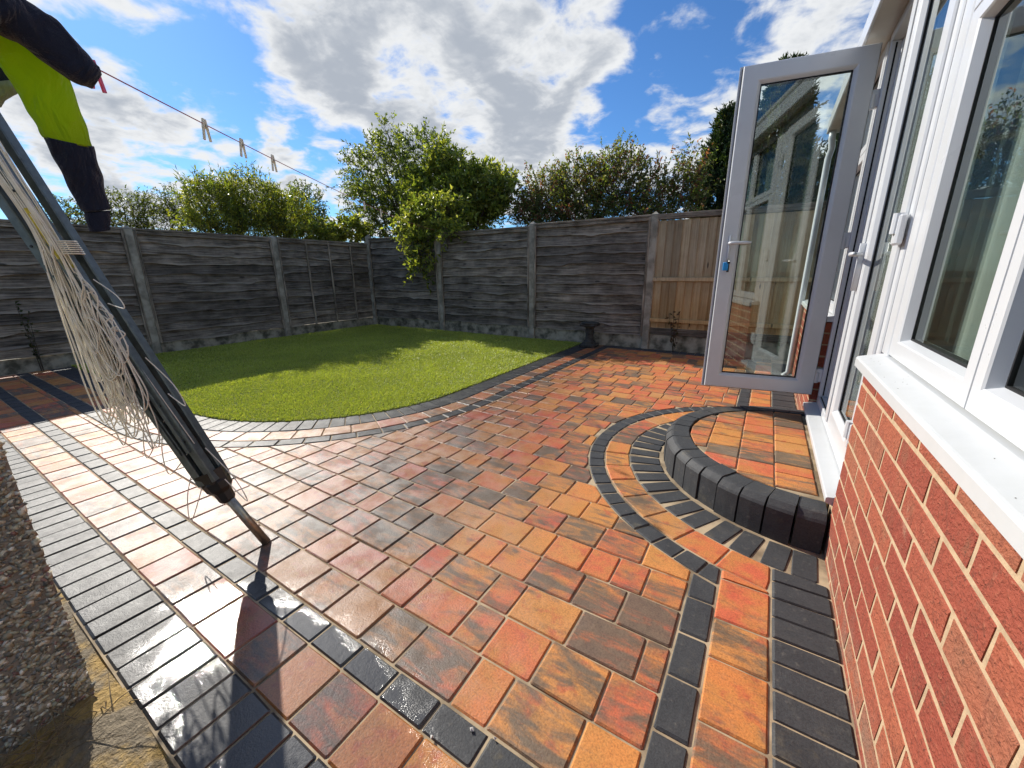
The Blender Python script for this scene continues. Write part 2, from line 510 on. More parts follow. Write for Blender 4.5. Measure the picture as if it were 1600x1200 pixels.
def brick_mat():
    m, t = mat('red_brick')
    c = t.n('ShaderNodeSeparateColor', Color=t.n('ShaderNodeObjectInfo').outputs['Color'])
    pos = t.n('ShaderNodeNewGeometry').outputs['Position']
    big = t.noise(pos, 16.0, 4.0, 0.6)
    fine = t.noise(pos, 130.0, 3.0, 0.65)
    grain = t.noise(t.mapping(pos, (1, 1, 1.6)), 75.0, 3.0, 0.6, 0.8)
    body = t.ramp(t.m('ADD', t.m('MULTIPLY', c.outputs[0], 0.75), t.m('MULTIPLY', big, 0.3)),
                  [(0.1, (0.25, 0.052, 0.034)), (0.45, (0.32, 0.078, 0.046)), (0.75, (0.37, 0.110, 0.058)), (1.0, (0.29, 0.125, 0.075))])
    base = t.mix(t.m('MULTIPLY', t.step(t.m('ADD', fine, t.m('MULTIPLY', t.m('SUBTRACT', t.noise(pos, 12.0, 3.0, 0.6), 0.5), 0.35)), 0.60, 0.70), 0.7), body, (0.045, 0.022, 0.018))
    base = t.mix(t.m('MULTIPLY', t.step(grain, 0.58, 0.72), 0.45), base, (0.50, 0.20, 0.115))
    base = t.mix(t.m('MULTIPLY', t.step(t.noise(t.mapping(pos, (1, 1, 0.6)), 42.0, 4.0, 0.7, 1.2), 0.50, 0.66), 0.6), base, (0.19, 0.058, 0.036))
    base = t.mix(t.m('MULTIPLY', t.step(t.noise(pos, 6.0, 3.0, 0.6), 0.52, 0.70), t.m('MULTIPLY', c.outputs[1], 0.6)), base, (0.27, 0.135, 0.075))
    # mortar smears and a grey dirty plinth near the ground
    sp = t.n('ShaderNodeSeparateXYZ', Vector=pos)
    dirt = t.m('MULTIPLY', t.step(t.m('ADD', sp.outputs[2], t.m('MULTIPLY', t.noise(pos, 9.0, 4.0, 0.6), 0.22)), 0.30, 0.12), t.step(t.noise(pos, 20.0, 4.0, 0.6), 0.35, 0.65))
    base = t.mix(t.m('MULTIPLY', dirt, 0.55), base, (0.22, 0.165, 0.12))
    smear = t.step(t.noise(t.mapping(pos, loc=(4, 2, 9)), 11.0, 6.0, 0.7), 0.60, 0.78)
    base = t.mix(t.m('MULTIPLY', smear, 0.5), base, (0.42, 0.27, 0.18))
    nrm = t.bump(t.m('ADD', t.m('MULTIPLY', t.noise(pos, 34.0, 3.0, 0.6), 0.9), t.m('ADD', grain, t.m('MULTIPLY', fine, 0.6))), 0.9, 0.007)
    out(t, t.n('ShaderNodeBsdfPrincipled', Base_Color=base, Roughness=0.82, Specular_IOR_Level=0.3, Normal=nrm))
    return m


M['brick'] = brick_mat()


def wood_mat(name, stops, axis, knots=True, fade=None):
    m, t = mat(name)
    c = t.n('ShaderNodeSeparateColor', Color=t.n('ShaderNodeObjectInfo').outputs['Color'])
    pos = t.n('ShaderNodeNewGeometry').outputs['Position']
    off = t.n('ShaderNodeCombineXYZ', X=t.m('MULTIPLY', c.outputs[2], 31.0), Y=t.m('MULTIPLY', c.outputs[2], 17.0), Z=t.m('MULTIPLY', c.outputs[2], 53.0)).outputs[0]
    v = t.vm('ADD', pos, off)
    sc = (1.6, 1.6, 46.0) if axis == 'h' else (30.0, 30.0, 1.0)
    grain = t.noise(t.mapping(v, sc), 1.6, 6.0, 0.68, 0.8)
    blot = t.noise(v, 3.0, 5.0, 0.65)
    f = t.m('ADD', t.m('MULTIPLY', grain, 0.62), t.m('MULTIPLY', blot, 0.38))
    base = t.ramp(f, stops)
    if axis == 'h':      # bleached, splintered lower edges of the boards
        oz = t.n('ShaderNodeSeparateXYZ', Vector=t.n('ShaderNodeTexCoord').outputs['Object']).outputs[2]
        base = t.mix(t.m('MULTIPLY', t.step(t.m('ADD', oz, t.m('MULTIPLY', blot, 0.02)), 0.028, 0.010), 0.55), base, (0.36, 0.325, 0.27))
    base = t.mix(0.75, base, t.ramp(c.outputs[0], [(0.0, (0.50, 0.50, 0.50)), (0.5, (1, 1, 1)), (1.0, (1.45, 1.4, 1.3))]), 'MULTIPLY')
    if knots:
        vo = t.n('ShaderNodeTexVoronoi', Vector=t.mapping(v, (2.2, 2.2, 7.0) if axis == 'h' else (9, 9, 2.4)), Scale=1.0)
        base = t.mix(t.m('MULTIPLY', t.step(vo.outputs['Distance'], 0.13, 0.05), 0.8), base, (0.018, 0.016, 0.014))
    if fade:
        sp = t.n('ShaderNodeSeparateXYZ', Vector=pos)
        st = t.m('MULTIPLY', t.step(t.m('ADD', sp.outputs[2], t.m('MULTIPLY', blot, 0.35)), 1.35, 0.75), 0.8)
        base = t.mix(st, base, t.mix(1.0, base, fade, 'MULTIPLY'))
    nrm = t.bump(t.m('ADD', grain, t.m('MULTIPLY', t.noise(t.mapping(v, sc), 7.0, 3.0, 0.6), 0.5)), 0.8, 0.006)
    out(t, t.n('ShaderNodeBsdfPrincipled', Base_Color=base, Roughness=0.86, Specular_IOR_Level=0.25, Normal=nrm))
    return m


GREY = [(0.36, (0.026, 0.021, 0.016)), (0.46, (0.112, 0.094, 0.072)), (0.56, (0.235, 0.200, 0.158)), (0.70, (0.48, 0.415, 0.33))]
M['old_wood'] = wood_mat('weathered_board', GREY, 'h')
M['old_wood_v'] = wood_mat('weathered_batten', [(p, tuple(c * 1.25 for c in k)) for p, k in GREY], 'v', knots=False)
M['new_wood'] = wood_mat('tan_board', [(0.25, (0.19, 0.135, 0.075)), (0.45, (0.37, 0.285, 0.175)), (0.62, (0.50, 0.41, 0.27)), (0.85, (0.42, 0.38, 0.30))], 'v', fade=(1.12, 0.90, 0.60))


def foliage_mat(name, trans=0.35, rough=0.42):
    m, t = mat(name)
    col = t.n('ShaderNodeAttribute', dict(attribute_name='col')).outputs['Color']
    p = t.n('ShaderNodeBsdfPrincipled', Base_Color=col, Roughness=rough, Specular_IOR_Level=0.45)
    tr = t.n('ShaderNodeBsdfTranslucent', Color=t.mix(1.0, col, (1.9, 1.9, 0.7), 'MULTIPLY'))
    out(t, t.n('ShaderNodeMixShader', _0=trans, _1=p, _2=tr))
    return m


M['leaf'] = foliage_mat('leaf', 0.50)
M['needle'] = foliage_mat('needle', 0.18, 0.6)
M['grass'] = foliage_mat('grass_blade', 0.30, 0.5)


def pebble_mat():
    m, t = mat('pebble_dash')
    col = t.n('ShaderNodeAttribute', dict(attribute_name='col')).outputs['Color']
    out(t, t.n('ShaderNodeBsdfPrincipled', Base_Color=col, Roughness=0.6, Specular_IOR_Level=0.4))
    return m


M['pebble'] = pebble_mat()


def cloth_mat(name, c1, c2, trans=0.0):
    m, t = mat(name)
    pos = t.n('ShaderNodeNewGeometry').outputs['Position']
    n = t.noise(pos, 9.0, 4.0, 0.6)
    weave = t.noise(pos, 420.0, 2.0, 0.6)
    base = t.mix(n, c1, c2)
    nrm = t.bump(t.m('ADD', t.m('MULTIPLY', weave, 0.05), t.noise(t.mapping(pos, (1.0, 1.0, 0.45)), 17.0, 3.0, 0.5, 0.6)), 1.0, 0.045)
    p = t.n('ShaderNodeBsdfPrincipled', Base_Color=base, Roughness=0.85, Specular_IOR_Level=0.25, Normal=nrm, Sheen_Weight=0.25)
    if trans:
        tr = t.n('ShaderNodeBsdfTranslucent', Color=base)
        out(t, t.n('ShaderNodeMixShader', _0=trans, _1=p, _2=tr))
    else:
        out(t, p)
    return m


M['navy'] = cloth_mat('navy_fleece', (0.007, 0.011, 0.028), (0.015, 0.021, 0.046))
M['hivis'] = cloth_mat('hi_vis_yellow', (0.36, 0.52, 0.010), (0.46, 0.62, 0.015), 0.42)
M['reflective'] = cloth_mat('grey_reflective', (0.30, 0.33, 0.28), (0.20, 0.22, 0.18))

# ---------------------------------------------------------------- ground and lawn
g = B()
n = 400.0
g.add([(-n, -n, -0.14), (n, -n, -0.14), (n, n, -0.14), (-n, n, -0.14)], [(0, 1, 2, 3)])
tag(g.obj('ground', M['soil']), kind='structure')

LC, LR, LX, LY = (-3.9, 2.75), 1.51, -2.39, 1.24       # lawn corner arc, right edge, front edge


def lawn_outline(off, n=28):
    pts = [(-7.29, LY - off), (LC[0], LY - off)]
    for k in range(1, n):
        a = -math.pi / 2 + (math.pi / 2) * k / n
        pts.append((LC[0] + (LR + off) * math.cos(a), LC[1] + (LR + off) * math.sin(a)))
    return pts + [(LX + off, LC[1]), (LX + off, 5.93), (-7.29, 5.93)]


pl = lawn_outline(0.0)
k = len(pl)
lawn = link('lawn', mesh('lawn', [(x, y, 0.004) for x, y in pl] + [(x, y, -0.06) for x, y in pl],
                         [tuple(range(k))] + [(i, i + k, (i + 1) % k + k, (i + 1) % k) for i in range(k)], M['turf_base']))
tag(lawn, kind='structure')


def in_lawn(x, y, e=0.012):
    ok = (x > -7.28) & (y < 5.92) & (x < LX - e) & (y > LY + e)
    cr = (x > LC[0]) & (y < LC[1])
    return ok & (~cr | (np.hypot(x - LC[0], y - LC[1]) < LR - e))


N = 430000
gx, gy = rng.uniform(-7.28, LX + 0.012, N), rng.uniform(LY - 0.012, 5.92, N)
# denser towards the viewer
keep = in_lawn(gx, gy, np.where(rng.uniform(0, 1, N) < 0.25, -0.010, 0.006)) & (rng.uniform(0, 1, N) < np.clip(3.6 / np.hypot(gx, gy), 0.35, 1.0))
gx, gy = gx[keep], gy[keep]
N = len(gx)
tuft = np.sin(gx * 5.1 + 1.3 * np.sin(gy * 3.7)) * np.sin(gy * 4.3 + np.sin(gx * 6.1)) * 0.5 + 0.5
ht = rng.uniform(0.012, 0.025, N) * (0.75 + 0.5 * tuft)
az = rng.uniform(0, 2 * np.pi, N)
ln = rng.uniform(0.2, 1.1, N) * ht
wd = rng.uniform(0.0016, 0.0034, N) * (1 + 0.2 * np.hypot(gx, gy))
paz = az + np.pi / 2 + rng.normal(0, 0.5, N)
gv = np.zeros((N, 3, 3))
gv[:, 0] = np.c_[gx - np.cos(paz) * wd, gy - np.sin(paz) * wd, np.full(N, 0.003)]
gv[:, 1] = np.c_[gx + np.cos(paz) * wd, gy + np.sin(paz) * wd, np.full(N, 0.003)]
gv[:, 2] = np.c_[gx + np.cos(az) * ln, gy + np.sin(az) * ln, ht]
patch = np.sin(gx * 1.7 + 2.0 * np.sin(gy * 1.1)) * np.sin(gy * 1.9 + 1.0) * 0.5 + 0.5
hue = rng.uniform(0, 1, N) * 0.55 + 0.2 * tuft + 0.3 * patch
gc = np.zeros((N, 3, 4))
a1, a2, a3 = np.array([0.23, 0.285, 0.045]), np.array([0.53, 0.59, 0.12]), np.array([0.50, 0.47, 0.17])
cc = a1 + (a2 - a1) * hue[:, None]
dry = rng.uniform(0, 1, N) < 0.08
cc[dry] = a3
gc[:, :, :3] = cc[:, None, :]
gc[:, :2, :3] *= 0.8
gc[..., 3] = 1
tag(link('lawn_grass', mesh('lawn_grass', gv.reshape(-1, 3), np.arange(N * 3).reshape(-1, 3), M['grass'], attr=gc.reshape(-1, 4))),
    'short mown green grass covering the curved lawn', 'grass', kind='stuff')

# ---------------------------------------------------------------- paving
patio = link('patio', mesh('patio', [(-7.3, 0.14, -0.0052), (0.40, 0.14, -0.0052), (0.40, 5.97, -0.0052), (-7.3, 5.97, -0.0052)] +
                           [(-7.3, 0.14, -0.13), (0.40, 0.14, -0.13), (0.40, 5.97, -0.13), (-7.3, 5.97, -0.13)],
                           [(0, 1, 2, 3), (0, 4, 5, 1), (1, 5, 6, 2), (2, 6, 7, 3), (3, 7, 4, 0)], M['sand_joint']))
tag(patio, kind='structure')

RC = (0.32, 2.54)                                        # centre of the ring round the step
PIECES = []                                              # (kind, polygon, z top, rect size or None)


def area(p):
    return 0.5 * sum(p[i][0] * p[(i + 1) % len(p)][1] - p[(i + 1) % len(p)][0] * p[i][1] for i in range(len(p)))


def cen(p):
    return (sum(q[0] for q in p) / len(p), sum(q[1] for q in p) / len(p))


def clip(p, nx, ny, c):
    """keep the side nx*x + ny*y >= c"""
    o = []
    for i in range(len(p)):
        a, b = p[i], p[(i + 1) % len(p)]
        da, db = nx * a[0] + ny * a[1] - c, nx * b[0] + ny * b[1] - c
        if da >= 0:
            o.append(a)
        if (da >= 0) != (db >= 0):
            t = da / (da - db)
            o.append((a[0] + (b[0] - a[0]) * t, a[1] + (b[1] - a[1]) * t))
    return o


def clip_circle(p, c, r, outside=True):
    if not p:
        return p
    q = cen(p)
    nx, ny = q[0] - c[0], q[1] - c[1]
    l = math.hypot(nx, ny) or 1
    nx, ny = nx / l, ny / l
    k = nx * c[0] + ny * c[1] + r
    return clip(p, nx, ny, k) if outside else clip(p, -nx, -ny, -k)


def clip_lawn(p, off):
    x, y = cen(p)
    if x > LC[0] and y < LC[1]:
        return clip_circle(p, LC, LR + off)
    if y >= LC[1]:
        return clip(p, 1, 0, LX + off)
    return clip(p, 0, -1, -(LY - off))


GAP = 0.0055


def rect(x0, y0, x1, y1):
    return [(x0, y0), (x1, y0), (x1, y1), (x0, y1)]


def put(kind, p, z=0.0):
    if len(p) < 3 or area(p) < 0.0009:
        return
    PIECES.append((kind, p, z))


def run(lo, hi, sizes):
    q = lo
    while q < hi - 0.02:
        s = random.choice(sizes)
        if hi - q - s < 0.06:
            s = hi - q
        yield q, q + s
        q += s


h = GAP / 2
# front border (parallel to the back fence): soldiers, a paver course, a stretcher course
for a, b in run(-7.25, 0.148, [0.0985]):
    put('edging_block', rect(a + h, 0.145, b - h, 0.325))
for a, b in run(-7.25, -0.10, [0.162, 0.162, 0.215]):
    put('paver', rect(a + h, 0.330, b - h, 0.488))
for a, b in run(-7.25, -0.10, [0.155]):
    put('edging_block', rect(a + h, 0.493, b - h, 0.573))
# wall border
for a, b in run(0.145, 1.65, [0.0925]):
    p = clip_circle(rect(0.152 + h, a + h, 0.325, b - h), RC, 0.945)
    put('edging_block', p)
for a, b in run(3.40, 5.74, [0.0925]):
    put('edging_block', clip_circle(rect(0.152 + h, a + h, 0.325, b - h), RC, 0.945))
for a, b in list(run(0.14, 1.66, [0.16, 0.165, 0.205])) + list(run(3.34, 5.74, [0.16, 0.165, 0.205])):
    put('paver', clip_circle(rect(-0.008 + h, a + h, 0.148 - h, b - h), RC, 1.088))
for a, b in list(run(0.14, 1.62, [0.165])) + list(run(3.34, 5.74, [0.165])):
    put('edging_block', clip_circle(rect(-0.099 + h, a + h, -0.012 - h, b - h), RC, 1.188))
# back border
for a, b in run(LX + 0.47, 0.148, [0.0985]):
    put('edging_block', rect(a + h, 5.755, b - h, 5.94))
# main field: courses of mixed blocks
y = 0.577
row = 0
while y < 5.70:
    y1 = min(y + 0.158, 5.75)
    st = -7.25 - random.uniform(0, 0.16)
    for a, b in run(st, -0.103, [0.158, 0.158, 0.168, 0.185, 0.115, 0.21]):
        p = rect(a + h, y + h, b - h, y1 - h)
        cx, cy = cen(p)
        lx, ly = cx - LC[0], cy - LC[1]
        if cx < -7.25 or (cx < LX + 0.40 and cy > LC[1]) or (cx < LC[0] and cy > LY - 0.40) or (cx < LX + .5 and cx >= LC[0] and cy < LC[1] and math.hypot(lx, ly) < LR + 0.40):
            continue
        if math.hypot(cx - RC[0], cy - RC[1]) < 1.12:
            continue
        p = clip_lawn(p, 0.475) if cx < LX + 0.6 else p
        if len(p) > 2:
            p = clip_circle(p, RC, 1.185) if math.hypot(cx - RC[0], cy - RC[1]) < 1.5 else p
        put('paver', p)
    y = y1
    row += 1


# bands round the lawn: soldiers, pavers, stretchers
def band(kind, o0, o1, size):
    om = (o0 + o1) / 2
    for a, b in run(-7.25, LC[0], [size]):
        put(kind, rect(a + h, LY - o1 + h, b - h, LY - o0 - h))
    na = max(3, round((LR + om) * math.pi / 2 / size))
    for k in range(na):
        a0 = -math.pi / 2 + math.pi / 2 * k / na + h / (LR + om)
        a1 = -math.pi / 2 + math.pi / 2 * (k + 1) / na - h / (LR + om)
        q = lambda r, a: (LC[0] + r * math.cos(a), LC[1] + r * math.sin(a))
        put(kind, [q(LR + o0 + h, a0), q(LR + o1 - h, a0), q(LR + o1 - h, a1), q(LR + o0 + h, a1)])
    for a, b in run(LC[1], 5.93, [size]):
        put(kind, rect(LX + o0 + h, a + h, LX + o1 - h, b - h))


band('edging_block', 0.004, 0.205, 0.104)
band('paver', 0.208, 0.366, 0.185)
band('edging_block', 0.370, 0.468, 0.165)


# rings round the step
def ring(kind, r0, r1, size, xmax, z=0.0, j=0.0):
    rm = (r0 + r1) / 2
    na = round(rm * math.pi / size)
    for k in range(na):
        a0 = math.pi / 2 + math.pi * k / na + h / rm
        a1 = math.pi / 2 + math.pi * (k + 1) / na - h / rm
        jj = random.uniform(-j, j)
        q = lambda r, a: (RC[0] + r * math.cos(a + jj), RC[1] + r * math.sin(a + jj))
        if kind == 'soldier':           # straight-sided blocks leave wedge joints at their outer ends
            am = (a0 + a1) / 2 + jj
            hw = 0.0405
            e, t = (math.cos(am), math.sin(am)), (-math.sin(am), math.cos(am))
            p = [(RC[0] + e[0] * r + t[0] * s, RC[1] + e[1] * r + t[1] * s) for r, s in ((r0, -hw), (r1, -hw), (r1, hw), (r0, hw))]
        else:
            p = [q(r0 + h, a0), q(r1 - h, a0), q(r1 - h, a1), q(r0 + h, a1)]
        p = clip(p, -1, 0, -xmax)
        put('edging_block' if kind == 'soldier' else kind, p, z)


ring('edging_block', 1.088, 1.182, 0.098, -0.014)
ring('paver', 0.943, 1.086, 0.172, 0.148)
ring('soldier', 0.765, 0.938, 0.102, 0.328, j=0.01)

RECT_CACHE = {}


def prism(p, zt, zb, bev, wob=0.0):
    """slab from a convex polygon with a worn top arris; wob knocks the corners off"""
    if wob:
        q_ = []
        for i in range(len(p)):
            a, o_, b_ = p[i - 1], p[i], p[(i + 1) % len(p)]
            for e in (a, b_):
                l = math.hypot(e[0] - o_[0], e[1] - o_[1]) or 1
                k_ = min(0.3, random.uniform(0.4, 1.6) * wob / l)
                q_.append((o_[0] + (e[0] - o_[0]) * k_ + random.gauss(0, wob * .12), o_[1] + (e[1] - o_[1]) * k_ + random.gauss(0, wob * .12)))
        p = q_
    n = len(p)
    c = cen(p)
    rad = [max(1e-4, math.hypot(q[0] - c[0], q[1] - c[1])) for q in p]
    ins = [(c[0] + (q[0] - c[0]) * (1 - bev * 1.35 / r), c[1] + (q[1] - c[1]) * (1 - bev * 1.35 / r)) for q, r in zip(p, rad)]
    v = [(x, y, zb) for x, y in p] + [(x, y, zt - bev * 0.9) for x, y in p] + [(x, y, zt) for x, y in ins]
    f = [tuple(range(2 * n, 3 * n))]
    for lo in (0, n):
        f += [(lo + i, lo + (i + 1) % n, lo + n + (i + 1) % n, lo + n + i) for i in range(n)]
    return v, f


def colour(kind):
    if kind == 'paver':
        hue = random.choice([random.uniform(0, 0.3), random.uniform(0.25, 0.7), random.uniform(0.6, 1.0)])
        ch = random.choice([random.uniform(0.0, 0.25), random.uniform(0.3, 0.75), random.uniform(0.6, 1.05)])
        return (hue, ch, random.random(), 1)
    return (random.random() ** 2, 0, random.random(), 1)


camxy = (0.0, 0.0)


def size_key(pc):
    x, y = cen(pc[1])
    return -area(pc[1]) / (x * x + y * y + 1.2) ** 1.5


def in_view(p):
    x, y = cen(p)
    v = Vector((x, y, 0 - 1.09))
    dz = v.dot(fw)
    if dz < 0.05:
        return False
    return abs(v.dot(r2) / dz) < 800 / 626.5 + 0.05 and abs(v.dot(u2) / dz) < 600 / 626.5 + 0.08


for kind, mt, mtf in (('paver', 'paver', 'paver_far'), ('edging_block', 'block', 'block_far')):
    lst = [p for p in PIECES if p[0] == kind]
    vis = sorted([p for p in lst if in_view(p[1])], key=size_key)
    near, rest = vis[:299], vis[299:] + [p for p in lst if not in_view(p[1])]
    for _, p, z in near:
        c = cen(p)
        loc = [(x - c[0], y - c[1]) for x, y in p]
        is_rect = len(p) == 4 and abs(p[0][1] - p[1][1]) < 1e-6 and abs(p[1][0] - p[2][0]) < 1e-6
        key = (kind, round(p[1][0] - p[0][0], 3), round(p[2][1] - p[1][1], 3)) if is_rect else None
        if key and len(RECT_CACHE.get(key, ())) > 3:
            me = random.choice(RECT_CACHE[key])
        else:
            v, f = prism(loc, 0.0, -0.05, 0.0048 if kind == 'paver' else 0.0052, 0.0032)
            me = mesh(kind, v, f, M[mt])
            if key:
                RECT_CACHE.setdefault(key, []).append(me)
        o = link(kind, me, patio, (c[0], c[1], z + random.uniform(-0.0016, 0.0016)),
                 (random.gauss(0, 0.004), random.gauss(0, 0.004), random.gauss(0, 0.004)))
        o.color = colour(kind)
    b = B()
    cols = []
    for _, p, z in rest:
        v, f = prism(p, z + random.uniform(-0.0016, 0.0016), -0.05, 0.005)
        b.add(v, f)
        cols += [colour(kind)] * len(v)
    o = link(kind + '_rest', mesh(kind + '_rest', b.v, b.f, M[mtf], attr=np.array(cols)), patio)
    tag(o, kind='stuff')

# bare sandy strip between paving and the pebbledash wall
nx_, ny_ = 60, 24
sv, sf = [], []
for j in range(ny_ + 1):
    for i in range(nx_ + 1):
        x, y = -7.3 + 7.7 * i / nx_, -2.2 + 2.3435 * j / ny_
        sv.append((x, y, -0.030 + 0.022 * max(0.0, min(1.0, (y + 0.05) / 0.18)) + 0.012 * math.sin(x * 9 + y * 5) * math.sin(y * 13) + random.gauss(0, 0.004)))
for j in range(ny_):
    for i in range(nx_):
        a = j * (nx_ + 1) + i
        sf.append((a, a + 1, a + nx_ + 2, a + nx_ + 1))
m, t = mat('sandy_soil')
pos = t.n('ShaderNodeNewGeometry').outputs['Position']
f1 = t.noise(pos, 5.0, 5.0, 0.65)
f2 = t.noise(pos, 60.0, 4.0, 0.7)
base = t.mix(t.step(f1, 0.42, 0.56), (0.46, 0.30, 0.095), (0.25, 0.20, 0.13))
base = t.mix(0.7, base, t.ramp(f2, [(0.3, (0.5, 0.48, 0.45)), (0.55, (1, 1, 1)), (0.8, (1.4, 1.4, 1.4))]), 'MULTIPLY')
out(t, t.n('ShaderNodeBsdfPrincipled', Base_Color=base, Roughness=0.8, Specular_IOR_Level=0.4, Normal=t.bump(t.m('ADD', f2, f1), 0.9, 0.02)))
M['sandy'] = m
tag(link('sand_strip', mesh('sand_strip', sv, sf, m, True)), kind='structure')

# ---------------------------------------------------------------- curved doorstep
step = empty('doorstep', (RC[0], RC[1], 0), 'half-round raised step with black bullnose kerb in front of the French doors', 'step')
b = B()
core = [(0.33, RC[1] - 0.60)] + [(RC[0] + 0.60 * math.cos(a), RC[1] + 0.60 * math.sin(a)) for a in np.linspace(-math.pi / 2, -3 * math.pi / 2, 40)] + [(0.33, RC[1] + 0.60)]
v, f = prism(core[::-1] if area(core) < 0 else core, 0.157, -0.05, 0.004)
b.add(v, f).obj('bedding', M['sand_joint'], step, (RC[0], RC[1], 0))
nk = 22
for k in range(nk):
    a0, a1 = math.pi / 2 + math.pi * k / nk, math.pi / 2 + math.pi * (k + 1) / nk
    g0 = 0.0022
    prof = [(0.615, -0.05), (0.615, 0.164), (0.618, 0.167), (0.704, 0.166), (0.716, 0.162), (0.736, 0.141), (0.742, 0.130), (0.744, 0.06), (0.745, -0.05)]
    v, f = [], []
    ns = 2
    jr, jz = random.gauss(0, 0.0025), random.gauss(0, 0.002)
    for s in range(ns + 1):
        for ei, (r, z) in enumerate(prof):
            gg = g0 + (0.0022 if r > 0.71 else 0.0)
            a = a0 + gg / r + (a1 - a0 - 2 * gg / r) * s / ns
            v.append(((r + jr) * math.cos(a), (r + jr) * math.sin(a), z + jz))
    np_ = len(prof)
    for s in range(ns):
        for i in range(np_):
            f.append((s * np_ + i, s * np_ + (i + 1) % np_, (s + 1) * np_ + (i + 1) % np_, (s + 1) * np_ + i))
    f += [tuple(range(np_))[::-1], tuple(range(ns * np_, (ns + 1) * np_))]
    if min(q[0] for q in v) + RC[0] > 0.30:
        continue
    o = link('kerb_block', mesh('kerb_block', v, f, M['block']), step)
    o.color = colour('edging_block')
x = 0.300
while x > -0.35:
    x0 = x - 0.158
    for a, b_ in run(RC[1] - 0.66 + random.uniform(0, .1), RC[1] + 0.62, [0.112, 0.158, 0.135]):
        p = rect(x0 + h, a + h, x - h, b_ - h)
        q = cen(p)
        if math.hypot(q[0] - RC[0], q[1] - RC[1]) > 0.66:
            continue
        if any(math.hypot(s[0] - RC[0], s[1] - RC[1]) > 0.608 for s in p):
            p = clip_circle(p, RC, 0.603, False)
        if len(p) < 3 or area(p) < 0.001:
            continue
        q = cen(p)
        v, f = prism([(s[0] - q[0], s[1] - q[1]) for s in p], 0, -0.03, 0.0045)
        o = link('step_paver', mesh('step_paver', v, f, M['paver']), step, (q[0] - RC[0], q[1] - RC[1], 0.164 + random.uniform(-.0015, .0015)))
        o.color = colour('paver')
    x = x0

# ---------------------------------------------------------------- house
HB = (0.33, 2.5, 0.0)
house = empty('house', HB, 'red brick garden room with white plastic windows, sills and French doors', 'house')
XW, XF = 0.33, 0.372                       # brick face, frame face


def hpart(b, name, m, parent=house, smooth=False):
    return b.obj(name, m, parent, HB, smooth)


Z0, CO = 0.0155, 0.0755
BR = {}


def brick_mesh(l):
    key = round(l, 3)
    if key not in BR:
        BR[key] = []
        for s in range(3):
            rb = random.Random(s * 7 + int(l * 1000))
            b = B().box((0, 0, 0), (0.10, l, 0.0650), 0.0022)
            v = [(x + rb.gauss(0, .0003), y + rb.gauss(0, .0016), z + rb.gauss(0, .0013)) for x, y, z in b.v]
            BR[key].append(mesh('brick', v, b.f, M['brick']))
    return random.choice(BR[key])


def brick_wall(y0, y1, ztop, name):
    b = B().box((XW + 0.0008, y0 + 0.003, -0.1), (XW + 0.095, y1 - 0.004, ztop))
    wl = hpart(b, name, M['mortar'])
    nc = int(math.ceil((ztop - Z0) / CO)) + 1
    for c in range(-1, nc):
        z = Z0 + c * CO + 0.005
        if z + 0.05 > ztop + 0.03:
            continue
        y = y1 - (0.215 if c % 2 else 0.1025)
        e1 = y1
        while e1 > y0 + 0.03:
            e0 = max(y, y0)
            l = round(e1 - e0, 3)
            if l > 0.03:
                o = link('brick', brick_mesh(l), wl, (XW - HB[0] - 0.0008 + random.gauss(0, .0002), e0 - HB[1], z - HB[2]), (0, 0, 0))
                o.color = (random.random(), random.random(), random.random(), 1)
            e1 = e0 - 0.0102
            y = e1 - 0.215
    return wl


brick_wall(-0.75, 1.845, 0.75, 'wall')
brick_wall(3.262, 5.10, 0.75, 'wall')


def frame_ring(b, ya, yb, za, zb, wn, wf, wb_, wt, x, dep=0.062, bead=0.018, proud=0.0):
    """rectangular plastic frame in the wall plane; wn/wf = near and far member widths, x = front face"""
    prof = [(0.0, dep), (0.0, 0.006), (0.045, 0.0), (0.80, 0.0), (0.87, 0.004), (1.0, bead), (1.0, dep)]
    v, f = [], []
    for s, d_ in prof:
        v += [(x - proud + d_, ya + wn * s, za + wb_ * s), (x - proud + d_, yb - wf * s, za + wb_ * s),
              (x - proud + d_, yb - wf * s, zb - wt * s), (x - proud + d_, ya + wn * s, zb - wt * s)]
    n = len(prof)
    for i in range(n):
        j = (i + 1) % n
        for c in range(4):
            e = (c + 1) % 4
            f.append((i * 4 + c, j * 4 + c, j * 4 + e, i * 4 + e))
    b.add(v, f)
    return ya + wn, yb - wf, za + wb_, zb - wt


def pane(y0, y1, z0, z1, x, parent, gasket=True):
    for dx in (0.0, 0.024):
        g = B().add([(x + dx, y0 - .004, z0 - .004), (x + dx, y0 - .004, z1 + .004), (x + dx, y1 + .004, z1 + .004), (x + dx, y1 + .004, z0 - .004)], [(0, 1, 2, 3)])
        hpart(g, 'pane', M['glass'], parent)
    if gasket:
        s = 0.005
        g = B()
        for lo, hi in (((y0, z0), (y1, z0 + s)), ((y0, z1 - s), (y1, z1)), ((y0, z0 + s), (y0 + s, z1 - s)), ((y1 - s, z0 + s), (y1, z1 - s))):
            g.box((x - 0.004, lo[0], lo[1]), (x + 0.02, hi[0], hi[1]))
        hpart(g, 'gasket', M['gasket'], parent)


def window(bays, zb, zt, ztr, name='window'):
    """bays: list of (ya, yb, wn, wf); bottom light below ztr, fanlight above"""
    b = B()
    holes = []
    for ya, yb, wn, wf in bays:
        holes.append(frame_ring(b, ya, yb, zb, ztr, wn, wf, 0.064, 0.052, XF, bead=0.026))
        holes.append(frame_ring(b, ya, yb, ztr + 0.003, zt, wn, wf, 0.052, 0.06, XF, bead=0.022))
    wn_ = hpart(b, name, M['upvc'])
    for h_ in holes:
        pane(*h_, XF + 0.03, wn_)
    return wn_


